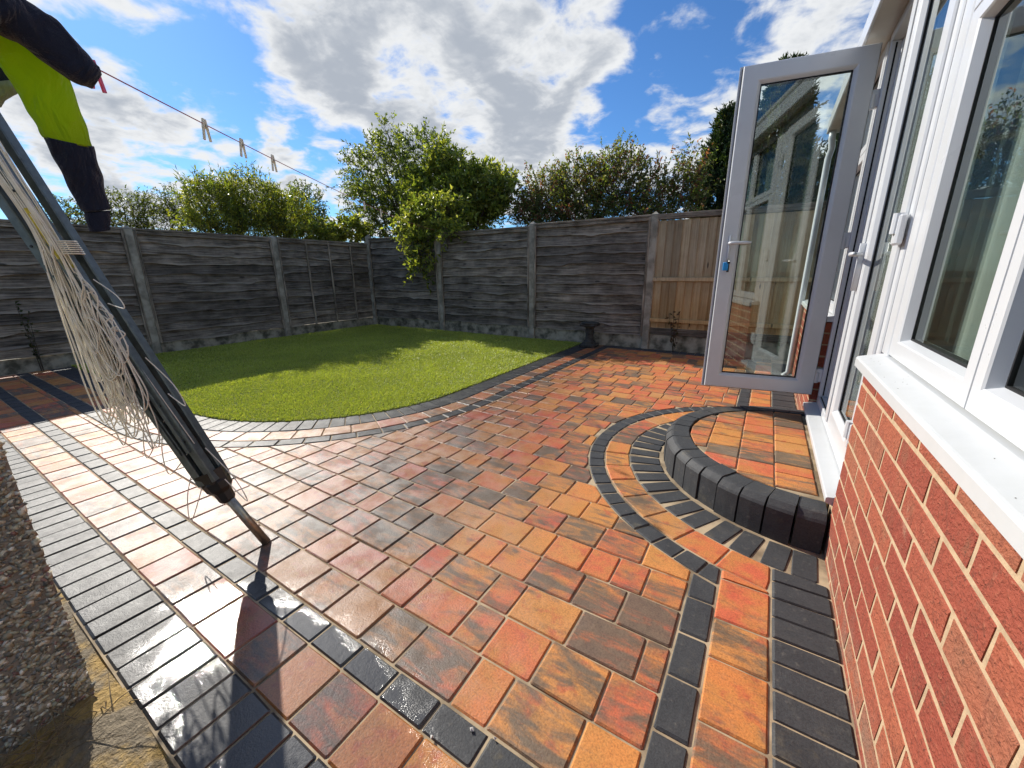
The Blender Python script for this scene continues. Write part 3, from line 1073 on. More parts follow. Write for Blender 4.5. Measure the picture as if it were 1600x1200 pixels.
window([(1.148, 1.80, 0.052, 0.085), (0.30, 1.145, 0.05, 0.05), (-0.72, 0.297, 0.05, 0.05)], 0.812, 2.30, 1.765)
window([(3.33, 3.95, 0.06, 0.05), (3.953, 4.55, 0.05, 0.05), (4.553, 5.09, 0.05, 0.06)], 0.812, 2.30, 1.765)
# coupling posts between door frame and windows
for e0, y0_, y1_ in ((-0.002, 1.803, 1.853), (0.004, 1.856, 1.916), (0.006, 3.268, 3.327)):
    hpart(B().box((XF + e0, y0_, 0.80), (XF + 0.07, y1_, 2.30), 0.004), 'coupling_post', M['upvc'])


def sill(y0, y1):
    prof = [(0.300, 0.757), (0.300, 0.784), (0.3035, 0.7895), (0.308, 0.7915), (0.366, 0.806), (0.42, 0.808), (0.42, 0.775), (0.325, 0.768), (0.322, 0.757)]
    v = [(x, y_, z) for y_ in (y0, y1) for x, z in prof]
    n = len(prof)
    f = [(i, (i + 1) % n, n + (i + 1) % n, n + i) for i in range(n)] + [tuple(range(n))[::-1], tuple(range(n, 2 * n))]
    hpart(B().add(v, f), 'sill', M['upvc_sill'])


for i in range(18):
    y_ = random.uniform(0.45, 1.82)
    x_ = random.uniform(0.309, 0.362)
    z_ = 0.7915 + (x_ - 0.308) * 0.25
    if i == 0:
        sp_ = B()
    r_ = random.uniform(0.0006, 0.0014)
    sp_.add([(x_ + r_ * math.cos(a), y_ + 1.4 * r_ * math.sin(a), z_ + 0.0004 + 0.25 * r_ * math.cos(a)) for a in (0, 1.05, 2.1, 3.14, 4.2, 5.2)] + [(x_, y_, z_ + 0.0011)], [(k_, (k_ + 1) % 6, 6) for k_ in range(6)])
tag(hpart(sp_, 'sill_grit', M['soil']), kind='stuff')
sill(-0.74, 1.857)
sill(3.245, 5.10)

# French door frame, threshold and leaves
b = B()
dy0, dy1, dz0, dz1 = 1.922, 3.258, 0.236, 2.30
b.box((XF, dy0, dz0 + .05), (XF + 0.07, dy0 + 0.052, dz1 - .05), 0.004).box((XF, dy1 - 0.052, dz0 + .05), (XF + 0.07, dy1, dz1 - .05), 0.004)
b.box((XF + 0.001, dy0, dz1 - 0.0495), (XF + 0.07, dy1, dz1), 0.004).box((XF + 0.001, dy0, dz0), (XF + 0.07, dy1, dz0 + 0.0495), 0.004)
b.box((XF + 0.045, dy1 - 0.075, dz0 + .05), (XF + 0.0695, dy1 - 0.0525, dz1 - .05), 0.002)
df = hpart(b, 'door_frame', M['upvc'])
b = B()
b.box((XF + 0.02, dy1 - 0.0535, dz0 + .06), (XF + 0.028, dy1 - 0.051, dz1 - .06)).box((XF + 0.012, dy0 + .06, dz0 + 0.0495), (XF + 0.018, dy1 - .06, dz0 + 0.0525))
hpart(b, 'gasket', M['gasket'], df)
prof = [(0.304, 0.200), (0.304, 0.219), (0.308, 0.223), (0.366, 0.233), (0.44, 0.2335), (0.44, 0.19), (0.33, 0.19)]
v = [(x, y_, z) for y_ in (1.852, 3.255) for x, z in prof]
n = len(prof)
f = [(i, (i + 1) % n, n + (i + 1) % n, n + i) for i in range(n)] + [tuple(range(n))[::-1], tuple(range(n, 2 * n))]
hpart(B().add(v, f), 'threshold', M['upvc_sill'])
b = B().box((0.335, 1.86, -0.05), (0.42, 3.25, 0.188))
hpart(b, 'plinth', M['mortar'])

# closed leaf
b = B()
hl = frame_ring(b, 1.978, 2.632, 0.290, 2.247, 0.105, 0.105, 0.105, 0.105, XF, dep=0.06, bead=0.02, proud=0.008)
b.box((XF - 0.016, 2.612, 0.30), (XF - 0.0082, 2.672, 2.24), 0.003)
leaf1 = hpart(b, 'closed_door', M['upvc'])
leaf1['label'] = 'shut French door leaf with white lever handle'
pane(*hl, XF + 0.02, leaf1)


def lever(b, at, along, outw, ln=0.115):
    """lever handle: back plate, spindle, bent lever"""
    at, along, outw = Vector(at), Vector(along), Vector(outw)
    b.beam(at + outw * 0.004 + Vector((0, 0, 0.05)), at + outw * 0.004 - Vector((0, 0, 0.17)), 0.028, 0.010, ref=along)
    b.tube([at, at + outw * 0.035, at + outw * 0.046 + along * 0.010, at + outw * 0.048 + along * 0.03, at + outw * 0.048 + along * (ln - .02), at + outw * 0.044 + along * ln],
           [0.011, 0.010, 0.0105, 0.011, 0.0095, 0.007], 10)


b = B()
lever(b, (XF - 0.014, 2.592, 1.16), (0, -1, 0), (-1, 0, 0))
hpart(b, 'handle', M['upvc'], leaf1, True)
for z in (0.46, 1.22, 2.0):
    b = B().box((XF - 0.030, 1.925, z - 0.05), (XF - 0.0085, 1.985, z + 0.05), 0.006)
    b.tube([(XF - 0.026, 1.958, z - 0.012), (XF - 0.026, 1.958, z + 0.055)], 0.017, 12)
    hpart(b, 'hinge', M['upvc'], leaf1)

# open leaf, swung out from the far jamb
HX, HY, LW = 0.338, 3.222, 0.652
dx, dy = -0.9868, -0.162                   # from hinge towards the free edge
nx, ny = 0.162, -0.9868                    # inside face, towards the viewer


def dloc(s, z, d_):
    """s along the leaf from the hinge, d_ behind the inside face"""
    return (HX + dx * s - nx * d_, HY + dy * s - ny * d_, z)


b = B()
prof = [(0.0, 0.058), (0.0, 0.012), (0.004, 0.006), (0.05, 0.0), (0.80, 0.0), (0.87, 0.004), (1.0, 0.019), (1.0, 0.040), (0.80, 0.052), (0.16, 0.058)]
za, zb, wm = 0.288, 2.262, 0.104
v, f = [], []
for s, d_ in prof:
    v += [dloc(wm * s, za + wm * s, d_), dloc(LW - wm * s, za + wm * s, d_), dloc(LW - wm * s, zb - wm * s, d_), dloc(wm * s, zb - wm * s, d_)]
n = len(prof)
for i in range(n):
    j = (i + 1) % n
    for c in range(4):
        e = (c + 1) % 4
        f.append((i * 4 + c, i * 4 + e, j * 4 + e, j * 4 + c))
b.add(v, f)
# outer weather flange of the leaf
for s0, s1, z0, z1 in ((-0.012, 0.0, za - .012, zb + .012), (LW, LW + 0.016, za - .012, zb + .012), (0, LW, za - .012, za), (0, LW, zb, zb + .012)):
    q = [dloc(s, z, d_) for d_ in (0.044, 0.0575) for s, z in ((s0, z0), (s1, z0), (s1, z1), (s0, z1))]
    b.add(q, [(0, 1, 2, 3), (7, 6, 5, 4), (0, 4, 5, 1), (1, 5, 6, 2), (2, 6, 7, 3), (3, 7, 4, 0)])
leaf2 = hpart(b, 'open_door', M['upvc'])
leaf2['label'] = 'French door leaf swung open into the garden'
for d_ in (0.020, 0.040):
    hpart(B().add([dloc(wm - .004, za + wm - .004, d_), dloc(LW - wm + .004, za + wm - .004, d_), dloc(LW - wm + .004, zb - wm + .004, d_), dloc(wm - .004, zb - wm + .004, d_)], [(0, 1, 2, 3)]),
          'pane', M['glass'], leaf2)
b = B()
for s0, s1, z0, z1, d0, d1 in ((LW - .001, LW + .003, za, zb, .014, .022), (LW - .001, LW + .003, za, zb, .034, .042), (0, LW, za - .003, za + .001, .014, .040), (-.003, .001, za, zb, .014, .040)):
    q = [dloc(s, z, d_) for d_ in (d0, d1) for s, z in ((s0, z0), (s1, z0), (s1, z1), (s0, z1))]
    b.add(q, [(0, 1, 2, 3), (7, 6, 5, 4), (0, 4, 5, 1), (1, 5, 6, 2), (2, 6, 7, 3), (3, 7, 4, 0)])
s = wm
for s0, s1, z0, z1 in ((s, LW - s, za + s, za + s + .005), (s, LW - s, zb - s - .005, zb - s), (s, s + .005, za + s + .005, zb - s - .005), (LW - s - .005, LW - s, za + s + .005, zb - s - .005)):
    q = [dloc(a, z, d_) for d_ in (0.0155, 0.036) for a, z in ((s0, z0), (s1, z0), (s1, z1), (s0, z1))]
    b.add(q, [(0, 1, 2, 3), (7, 6, 5, 4), (0, 4, 5, 1), (1, 5, 6, 2), (2, 6, 7, 3), (3, 7, 4, 0)])
hpart(b, 'gasket', M['gasket'], leaf2)
b = B()
lever(b, dloc(LW - 0.045, 1.262, 0.002), (-dx, -dy, 0), (nx, ny, 0), 0.12)
hpart(b, 'handle', M['upvc'], leaf2, True)
for z in (0.42, 1.26, 2.0):
    b = B()
    q = dloc(-0.012, z, 0.03)
    b.box((q[0] - 0.012, q[1] - 0.02, z - 0.045), (XF + 0.004, q[1] + 0.022, z + 0.045), 0.005)
    b.tube([(q[0] - .002, q[1] - .012, z - 0.05), (q[0] - .002, q[1] - .012, z + 0.02)], 0.016, 12)
    hpart(b, 'hinge', M['upvc'], leaf2)

# eaves, roof, room
b = B().box((0.272, -0.9, 2.304), (0.46, 5.10, 2.314))
hpart(b, 'soffit', M['soffit'])
b = B().box((0.258, -0.9, 2.298), (0.2715, 5.115, 2.405), 0.003)
b.box((0.2725, 5.1015, 2.298), (3.4, 5.115, 2.405), 0.003)
hpart(b, 'fascia', M['upvc'])
b = B()
v, f = [], []
for y_ in (-0.9, 5.10):
    for i in range(9):
        a = math.pi + math.pi * i / 8
        v.append((0.318 + 0.052 * math.cos(a), y_, 2.462 + 0.052 * math.sin(a)))
f = [(i, i + 1, 10 + i, 9 + i) for i in range(8)]
hpart(B().add(v, f), 'gutter', M['upvc'])
b = B().add([(0.262, -0.9, 2.408), (3.6, -0.9, 3.3), (3.6, 5.115, 3.3), (0.262, 5.115, 2.408), (0.262, -0.9, 2.42), (3.6, -0.9, 3.32), (3.6, 5.115, 3.32), (0.262, 5.115, 2.42)],
            [(0, 1, 2, 3), (7, 6, 5, 4), (0, 4, 5, 1), (1, 5, 6, 2), (2, 6, 7, 3), (3, 7, 4, 0)])
hpart(b, 'roof', M['roof'])
b = B().tube([(0.30, 5.03, 2.31), (0.30, 5.03, 2.24), (0.314, 5.05, 2.16), (0.30, 5.06, 2.08), (0.295, 5.06, 0.05), (0.25, 5.06, 0.0)], 0.026, 12)
hpart(b, 'downpipe', M['upvc'], smooth=True)
b = B().box((3.4, -0.9, -0.1), (3.5, 5.1, 3.2)).box((0.46, 5.0, -0.1), (3.4, 5.1, 2.40)).box((0.46, -0.9, -0.1), (3.4, -0.8, 2.40))
hpart(b, 'room_wall', M['plaster'])
hpart(B().box((0.46, -0.8, 0.10), (3.4, 5.0, 0.235)), 'room_floor', M['carpet'])
hpart(B().box((0.46, -0.8, 2.315), (3.4, 5.0, 2.36)), 'room_ceiling', M['plaster'])


def curtain(y0, y1, z0, z1, x):
    ns = int((y1 - y0) / 0.012)
    v = []
    for k_ in range(ns + 1):
        y_ = y0 + (y1 - y0) * k_ / ns
        q = x + 0.022 * math.sin(y_ * 62) + 0.008 * math.sin(y_ * 23)
        v += [(q, y_, z0), (q, y_, z1)]
    f = [(2 * i, 2 * i + 1, 2 * i + 3, 2 * i + 2) for i in range(ns)]
    hpart(B().add(v, f), 'curtain', M['curtain'], smooth=True)


curtain(1.06, 1.69, 0.84, 2.26, 0.50)
curtain(0.30, 0.78, 0.84, 2.26, 0.50)
curtain(2.20, 2.29, 0.26, 2.26, 0.50)
curtain(2.80, 3.05, 0.26, 2.26, 0.51)

# keys hanging in the lock of the open leaf
kq = dloc(LW - 0.045, 1.165, -0.018)
kt = empty('key_bunch', kq, 'keys with a bright blue fob hanging from the open door lock', 'keys')
b = B().box((-0.004, -0.012, -0.004), (0.004, 0.014, 0.004), 0.001).tube([(0, -0.010, 0.010 - 0.012 + 0.012 * math.cos(a)) if False else (0.012 * math.sin(a), -0.012, -0.010 + 0.012 * math.cos(a)) for a in np.linspace(0, 2 * math.pi, 14)], 0.0014, 6)
b.obj('ring', M['key'], kt)
b = B().box((-0.022, -0.018, -0.075), (0.010, -0.011, -0.022), 0.004)
b.obj('fob', M['blue'], kt)
b = B().box((0.002, -0.0105, -0.085), (0.016, -0.0075, -0.034), 0.001).lathe((0.008, -0.009, -0.034), [(0.002, 0), (0.011, 0.004), (0.011, 0.012), (0.003, 0.018)], 10)
b.obj('key', M['black_plastic'], kt)

# ---------------------------------------------------------------- fences
FY, FX = 6.0, -7.35


back_fence = empty('garden_fence', (-3.3, FY, 0), 'dark grey lap fence across the back of the garden with one tan panel', 'fence')
left_fence = empty('garden_fence', (FX, 2.1, 0), 'grey lap fence along the left side of the lawn', 'fence')


def under(o, fence):
    o.parent = fence
    o.location = Vector(o.location) - Vector(fence.location)
    return o


def post(x, y, zt, label, fence, name='fence_post'):
    b = B()
    hw = 0.052
    b.box((x - hw, y - hw, -0.12), (x + hw, y + hw, zt - 0.03), 0.012)
    b.add([(x - hw + .004, y - hw + .004, zt - .03), (x + hw - .004, y - hw + .004, zt - .03), (x + hw - .004, y + hw - .004, zt - .03), (x - hw + .004, y + hw - .004, zt - .03), (x, y, zt + 0.012)],
          [(0, 1, 4), (1, 2, 4), (2, 3, 4), (3, 0, 4)])
    o = b.obj(name, M['concrete'], None, (x, y, 0))
    o.location = (x, y, 0)
    under(o, fence)


def waney_board(w, h_, seed):
    rb = random.Random(seed)
    ns = 30
    v, f = [], []
    ph = [rb.uniform(0, 6.28) for _ in range(5)]
    amp = rb.uniform(0.005, 0.015)
    kx = rb.uniform(0.2, 0.8) * w
    for i in range(ns + 1):
        x = w * i / ns
        e = amp * (math.sin(x * 4.1 + ph[0]) + 0.6 * math.sin(x * 9.3 + ph[1]) + 0.35 * math.sin(x * 23 + ph[2])) - 0.012 * math.exp(-((x - kx) / 0.06) ** 2)
        bow = 0.004 * math.sin(x * 2.3 + ph[3])
        zb = e
        # cross-section: thin at the top, proud at the wavy lower edge
        v += [(x, 0.010 + bow, h_), (x, 0.016 + bow, h_), (x, -0.034 + bow, zb), (x, -0.016 + bow, zb - 0.003)]
    for i in range(ns):
        a, c = i * 4, i * 4 + 4
        f += [(a, a + 2, c + 2, c)[::-1], (a + 2, a + 3, c + 3, c + 2)[::-1], (a + 3, a + 1, c + 1, c + 3)[::-1], (a + 1, a, c, c + 1)[::-1]]
    f += [(0, 2, 3, 1)[::-1], (ns * 4, ns * 4 + 2, ns * 4 + 3, ns * 4 + 1)]
    return v, f


def panel(origin, rotz, w, zb, zt, label, fence, battens=(), seed=0, capz=True):
    """overlapping waney boards; local x along the panel, local -y towards the garden"""
    t = empty('fence_panel', origin, None, None)
    t['label'] = label
    t.rotation_euler = (0, 0, rotz)
    under(t, fence)
    nb = 11
    pitch = (zt - zb - 0.05) / nb
    zb -= 0.02
    rb = random.Random(seed)
    for k_ in range(nb):
        v, f = waney_board(w - 0.012, pitch + 0.045, seed * 50 + k_)
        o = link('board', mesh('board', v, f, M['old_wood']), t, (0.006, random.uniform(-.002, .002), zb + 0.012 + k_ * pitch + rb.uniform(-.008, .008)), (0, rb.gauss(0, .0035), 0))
        o.color = (rb.random(), rb.random(), rb.random(), 1)
    for e0 in (0.002, w - 0.034):
        b = B().box((e0, -0.056, zb), (e0 + 0.032, -0.036, zt - 0.032), 0.003)
        b.obj('edge_batten', M['old_wood_v'], t).color = (0.8, 0, rb.random(), 1)
    b = B().box((0.0, -0.052, zt - 0.031), (w, 0.026, zt), 0.005).box((0.036, -0.046, zt - 0.078), (w - 0.036, -0.028, zt - 0.034), 0.003)
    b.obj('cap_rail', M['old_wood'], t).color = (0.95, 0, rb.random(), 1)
    for xb in battens:
        b = B().box((xb - 0.015, -0.060, zb + 0.01), (xb + 0.015, -0.036, zt - 0.036), 0.003)
        b.obj('batten', M['old_wood_v'], t).color = (0.9, 0, rb.random(), 1)
    return t


def gravel(origin, rotz, w, h_, label, fence):
    o = B().box((0, -0.012, -0.12), (w, 0.030, h_), 0.006).obj('gravel_board', M['gravel_board'])
    o.location = origin
    o.rotation_euler = (0, 0, rotz)
    under(o, fence)


# back fence, from the corner to the house side
PX = [-7.30, -5.335, -3.335, -1.437]
PL = ['concrete fence post in the corner where the two fences meet',
      'concrete fence post half hidden under the overhanging branch',
      'concrete fence post behind the far right end of the lawn',
      'concrete fence post between the grey boards and the tan fence panel']
for x, zt, lb in zip(PX, (1.86, 1.80, 1.86, 1.86), PL):
    post(x, FY, zt, lb, back_fence)
post(0.46, FY, 1.86, '', back_fence)
BL = ['grey lap fence panel partly covered by the hanging branch, next to the corner',
      'grey lap fence panel to the right of the hanging branch, behind the lawn',
      'grey lap fence panel behind the small stone pedestal']
GL = ['concrete gravel board in the corner under the hanging branch', 'stained concrete gravel board behind the far lawn edge', 'concrete gravel board behind the small stone pedestal']
for i in range(3):
    wd_ = PX[i + 1] - PX[i] - 0.09
    panel((PX[i] + 0.045, FY, 0), 0.0, wd_, 0.195, (1.79, 1.80, 1.83)[i], BL[i], back_fence, seed=i + 1)
    gravel((PX[i] + 0.045, FY, 0), 0.0, wd_, 0.198, GL[i], back_fence)

# tan close-board panel
t = empty('fence_panel', (PX[3] + 0.048, FY, 0), None, None)
t['label'] = 'newer tan close-board fence panel with vertical boards beside the open door'
under(t, back_fence)
x = 0.0
i = 0
while x < 1.78:
    wdt = 0.102
    v = [(x, -0.012, .31), (x + wdt + .008, -0.030, .31), (x + wdt + .008, -0.006, .31), (x, -0.006, .31)]
    v = v + [(a, c, 1.742 + random.uniform(-.003, .003)) for a, c, _ in v]
    o = link('board', mesh('board', v, [(0, 1, 2, 3)[::-1], (4, 5, 6, 7), (0, 1, 5, 4), (1, 2, 6, 5), (2, 3, 7, 6), (3, 0, 4, 7)], M['new_wood']), t)
    o.color = (random.uniform(.1, 1.0), 0, random.random(), 1)
    x += wdt
    i += 1
for z0, z1, nm in ((0.955, 1.005, 'rail'), (0.395, 0.445, 'rail'), (1.755, 1.825, 'cap_rail')):
    b = B().box((0, -0.062, z0), (1.80, -0.0305, z1), 0.004)
    if nm == 'cap_rail':
        b = B().box((0, -0.055, z0), (1.80, 0.03, z1), 0.004)
    o = b.obj(nm, M['new_wood'] if nm == 'rail' else M['old_wood'], t)
    o.color = (.75, 0, random.random(), 1)
b = B().box((0, -0.028, 0.215), (1.80, 0.0, 0.305), 0.004)
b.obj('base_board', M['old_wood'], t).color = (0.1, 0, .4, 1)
gravel((PX[3] + 0.048, FY, 0), 0.0, 1.80, 0.212, '', back_fence)

# left fence, parallel to the house
PY = [4.02, 2.115, 0.19]
for y_, lb in zip(PY, ['concrete fence post on the left fence between battened and plain panels', 'concrete fence post on the left fence just right of the hanging cuff', 'concrete fence post on the left fence nearest the viewer']):
    post(FX, y_, 1.72, lb, left_fence)
ys = [FY - 0.03] + PY + [-1.76]
LL = ['grey lap fence panel with three upright battens, left of the corner', 'plain grey lap fence panel along the left of the lawn', 'grey lap fence panel behind the leaning clothes airer', 'grey lap fence panel at the near end of the left fence']
GLL = ['low concrete gravel board left of the fence corner', 'pale concrete gravel board along the left of the lawn', 'concrete gravel board behind the leaning airer', 'concrete gravel board at the near end of the left fence']
for i in range(4):
    wd_ = ys[i] - ys[i + 1] - (0.09 if i else 0.02)
    panel((FX, ys[i + 1] + 0.045, 0), math.pi / 2, wd_, 0.165, 1.70, LL[i], left_fence, battens=(0.52, 0.98, 1.46) if i == 0 else (), seed=20 + i)
    gravel((FX, ys[i + 1] + 0.045, 0), math.pi / 2, wd_, 0.16, GLL[i], left_fence)

# ---------------------------------------------------------------- stone pedestal by the back fence
b = B()
px_, py_ = -2.19, 5.70
b.box((-0.115, -0.115, 0.0), (0.115, 0.115, 0.05), 0.01)
b.lathe((0, 0, 0.05), [(0.095, 0), (0.09, 0.03), (0.062, 0.06), (0.055, 0.12), (0.066, 0.17), (0.06, 0.22), (0.085, 0.26)], 18)
pb = empty('stone_pedestal', (px_, py_, 0), 'small dark weathered stone pedestal standing against the back fence', 'pedestal')
b.obj('column', M['stone'], pb)
B().box((-0.12, -0.12, 0.31), (0.12, 0.12, 0.345), 0.012).lathe((0, 0, 0.345), [(0.13, 0), (0.135, 0.012), (0.11, 0.022), (0.06, 0.016)], 18).obj('top', M['stone'], pb)

# ---------------------------------------------------------------- foliage
def frames(d):
    r = rng.normal(size=d.shape)
    s = np.cross(d, r)
    s /= np.linalg.norm(s, axis=1, keepdims=True) + 1e-9
    return s, np.cross(s, d)


def leaf_cloud(base, dirs, ln, wd, cols, fold=0.35, cup=0.15):
    """diamond leaves with a folded midrib: 4 verts / 2 tris each"""
    n = len(base)
    s, up_ = frames(dirs)
    ln, wd = ln[:, None], wd[:, None]
    mid = base + dirs * ln * 0.45
    tip = base + dirs * ln - up_ * ln * cup
    l_ = mid + s * wd * 0.5 + up_ * wd * fold
    r_ = mid - s * wd * 0.5 + up_ * wd * fold
    v = np.stack([base, l_, tip, r_], 1).reshape(-1, 3)
    i = np.arange(n)[:, None] * 4
    f = np.concatenate([i + [0, 2, 1], i + [0, 3, 2]], 0)
    c = np.repeat(np.c_[cols, np.ones(n)], 4, 0)
    return v, f, c


def grow(blobs, ntw, nleaf, twig, leaf_len, leaf_w, pal, upb=0.3, outb=0.7, shell=0.55, jit=0.5, lit_grad=True, twr=0.0022):
    """twigs spread through overlapping ellipsoids; returns leaf mesh data and twig strands"""
    vol = np.array([b_[1][0] * b_[1][1] * b_[1][2] for b_ in blobs]) ** 0.75
    which = rng.choice(len(blobs), ntw, p=vol / vol.sum())
    c = np.array([b_[0] for b_ in blobs])[which]
    r = np.array([b_[1] for b_ in blobs])[which]
    u_ = rng.normal(size=(ntw, 3))
    u_ /= np.linalg.norm(u_, axis=1, keepdims=True)
    rad = shell + (1 - shell) * rng.uniform(0, 1, ntw) ** 0.6
    rad *= rng.uniform(0.82, 1.12, ntw)
    start = c + u_ * r * rad[:, None]
    dr = u_ * outb + np.array([0, 0, upb]) + rng.normal(size=(ntw, 3)) * jit
    dr /= np.linalg.norm(dr, axis=1, keepdims=True)
    tl = twig * rng.uniform(0.5, 1.4, ntw)
    tcol = rng.integers(0, len(pal), ntw)
    s_ = np.tile(np.linspace(0.05, 1.0, nleaf), (ntw, 1)) + rng.normal(0, 0.04, (ntw, nleaf))
    base = start[:, None, :] + dr[:, None, :] * (tl[:, None] * s_)[:, :, None]
    base[:, :, 2] -= (tl[:, None] * s_ ** 2) * 0.18
    ld_ = dr[:, None, :] * 0.5 + rng.normal(size=(ntw, nleaf, 3)) * 0.75
    ld_ /= np.linalg.norm(ld_, axis=2, keepdims=True)
    n = ntw * nleaf
    pal = np.array(pal)
    cols = pal[np.where(rng.uniform(size=(ntw, nleaf)) < 0.7, tcol[:, None], rng.integers(0, len(pal), (ntw, nleaf)))].reshape(-1, 3)
    cols = cols * rng.uniform(0.7, 1.3, (n, 1))
    v, f, cc_ = leaf_cloud(base.reshape(-1, 3), ld_.reshape(-1, 3), leaf_len * rng.uniform(0.4, 1.4, n), leaf_w * rng.uniform(0.5, 1.3, n), cols)
    # twig strands: thin three-sided strips
    a, e = start - dr * tl[:, None] * 0.6, start + dr * tl[:, None]
    e[:, 2] -= tl * 0.18
    s3, q3 = frames(dr)
    tv = np.stack([a + s3 * twr * 1.6, a - s3 * twr * 0.8 + q3 * twr * 1.4, a - s3 * twr * 0.8 - q3 * twr * 1.4,
                   e + s3 * twr * .5, e - s3 * twr * .4 + q3 * twr * .5, e - s3 * twr * .4 - q3 * twr * .5], 1).reshape(-1, 3)
    i = np.arange(ntw)[:, None] * 6
    tf = np.concatenate([i + [0, 1, 4, 3], i + [1, 2, 5, 4], i + [2, 0, 3, 5]], 0)
    return v, f, cc_, tv, tf


def limbs(base, tips, r0, sag=0.0):
    b = B()
    for tp in tips:
        p0, p1 = Vector(base), Vector(tp)
        mid = p0.lerp(p1, 0.45) + Vector((random.uniform(-.15, .15), random.uniform(-.15, .15), random.uniform(0, .3)))
        pts_ = []
        for i in range(9):
            t_ = i / 8
            pts_.append(p0 * (1 - t_) ** 2 + mid * 2 * t_ * (1 - t_) + p1 * t_ ** 2)
        b.tube(pts_, [max(0.004, r0 * (1 - 0.88 * i / 8)) for i in range(9)], 7)
    return b


def plant(name, base, label, cat, blobs, ntw, nleaf, twig, ll, lw, pal, mat_='leaf', trunk=0.05, group=None, **kw):
    t = empty(name, base, label, cat, group)
    v, f, c, tv, tf = grow(blobs, ntw, nleaf, twig, ll, lw, pal, **kw)
    bs = np.array(base)
    link('crown', mesh('crown', v - bs, f, M[mat_], attr=c), t)
    tips = [Vector(b_[0]) + Vector((random.uniform(-.3, .3) * b_[1][0], random.uniform(-.3, .3) * b_[1][1], 0.25 * b_[1][2])) for b_ in blobs]
    lb = limbs(base, tips, trunk)
    tr = lb.obj('trunk', M['bark'], t, base, True)
    link('twigs', mesh('twigs', tv - bs, tf, M['bark']), t)
    return t


GREEN = [(0.12, 0.165, 0.030), (0.19, 0.235, 0.045), (0.26, 0.285, 0.060), (0.085, 0.115, 0.026), (0.33, 0.335, 0.095)]
DKGREEN = [(0.042, 0.066, 0.020), (0.070, 0.100, 0.028), (0.100, 0.130, 0.036), (0.140, 0.160, 0.050)]
YELLOW = [(0.27, 0.285, 0.042), (0.17, 0.205, 0.034), (0.34, 0.33, 0.06), (0.10, 0.13, 0.026)]
BRONZE = [(0.13, 0.160, 0.045), (0.18, 0.19, 0.06), (0.09, 0.110, 0.035), (0.20, 0.175, 0.085), (0.26, 0.10, 0.075), (0.11, 0.155, 0.04), (0.15, 0.18, 0.05)]

plant('apple_tree', (-6.9, 7.6, 0), 'tall leafy green tree behind the fence corner, the highest crown at the back', 'tree',
      [((-8.42, 7.6, 3.40), (0.95, .8, 0.80)), ((-7.2, 7.6, 3.48), (0.85, .8, 0.72)), ((-9.5, 7.7, 3.30), (0.55, .5, 0.22)), ((-7.75, 7.6, 2.5), (1.05, .9, 0.75)),
       ((-8.7, 7.5, 2.7), (.7, .6, .6)), ((-8.25, 7.6, 4.25), (0.20, .18, 0.42)), ((-8.75, 7.6, 3.95), (0.25, .25, 0.3))],
      1250, 13, 0.32, 0.080, 0.036, DKGREEN + GREEN[:3], trunk=0.09)
plant('fruit_tree', (-5.9, 6.75, 0), 'bright green tree with a branch hanging over the back fence into the garden', 'tree',
      [((-6.35, 7.2, 2.75), (0.85, .6, 0.62)), ((-5.35, 7.2, 2.72), (0.65, .55, 0.50)), ((-5.75, 7.1, 2.2), (0.75, .5, 0.40)), ((-6.05, 7.0, 3.35), (0.30, .3, 0.32)),
       ((-4.75, 7.1, 2.65), (.35, .3, .35)), ((-5.60, 6.2, 2.15), (0.75, .30, 0.34)), ((-5.70, 5.90, 1.88), (0.48, .18, 0.24)), ((-5.72, 5.78, 1.52), (0.20, .12, 0.34)), ((-5.02, 5.82, 1.74), (0.18, .10, 0.22)), ((-5.62, 5.76, 1.20), (0.11, .08, 0.18))],
      2000, 13, 0.26, 0.088, 0.044, GREEN + GREEN[1:3] + [(0.20, 0.235, 0.055)], trunk=0.05, upb=0.0)
plant('berry_shrub', (-2.9, 7.35, 0), 'loose bronze and reddish shrub seen above the back fence', 'shrub',
      [((-3.88, 7.4, 2.38), (0.50, .45, 0.52)), ((-3.15, 7.4, 2.50), (0.52, .45, 0.55)), ((-2.45, 7.4, 2.55), (0.52, .45, 0.58)), ((-1.80, 7.4, 2.25), (0.42, .4, 0.45)),
       ((-1.30, 7.4, 2.35), (0.22, .25, 0.50)), ((-4.25, 7.4, 2.15), (0.35, .3, 0.30)), ((-3.1, 7.2, 2.0), (0.9, .35, 0.25)), ((-2.0, 7.2, 1.95), (0.75, .35, 0.22))],
      2100, 13, 0.30, 0.052, 0.028, BRONZE, trunk=0.035, upb=0.75, outb=0.5, jit=0.45, shell=0.25)
plant('golden_bush', (-9.0, 4.6, 0), 'big yellow-green willowy bush above the left fence', 'bush',
      [((-9.0, 3.95, 2.22), (0.5, .52, 0.50)), ((-9.0, 4.6, 2.38), (0.55, .62, 0.55)), ((-9.0, 5.30, 2.25), (0.5, .55, 0.50)), ((-8.9, 4.4, 1.9), (0.5, 1.1, 0.3))],
      1300, 13, 0.30, 0.085, 0.020, YELLOW + [GREEN[1], GREEN[0]], trunk=0.04, upb=1.1, outb=0.45, jit=0.4)
plant('laurel_bush', (-8.0, 5.75, 0), 'low broad-leaved yellowish bush peeping over the fence beside the corner', 'bush',
      [((-8.0, 5.35, 1.85), (0.32, .38, 0.24)), ((-8.0, 6.10, 1.95), (0.34, .42, 0.28))],
      230, 10, 0.18, 0.105, 0.062, [(0.20, 0.225, 0.045), (0.14, 0.175, 0.035), (0.25, 0.26, 0.07)], trunk=0.03)
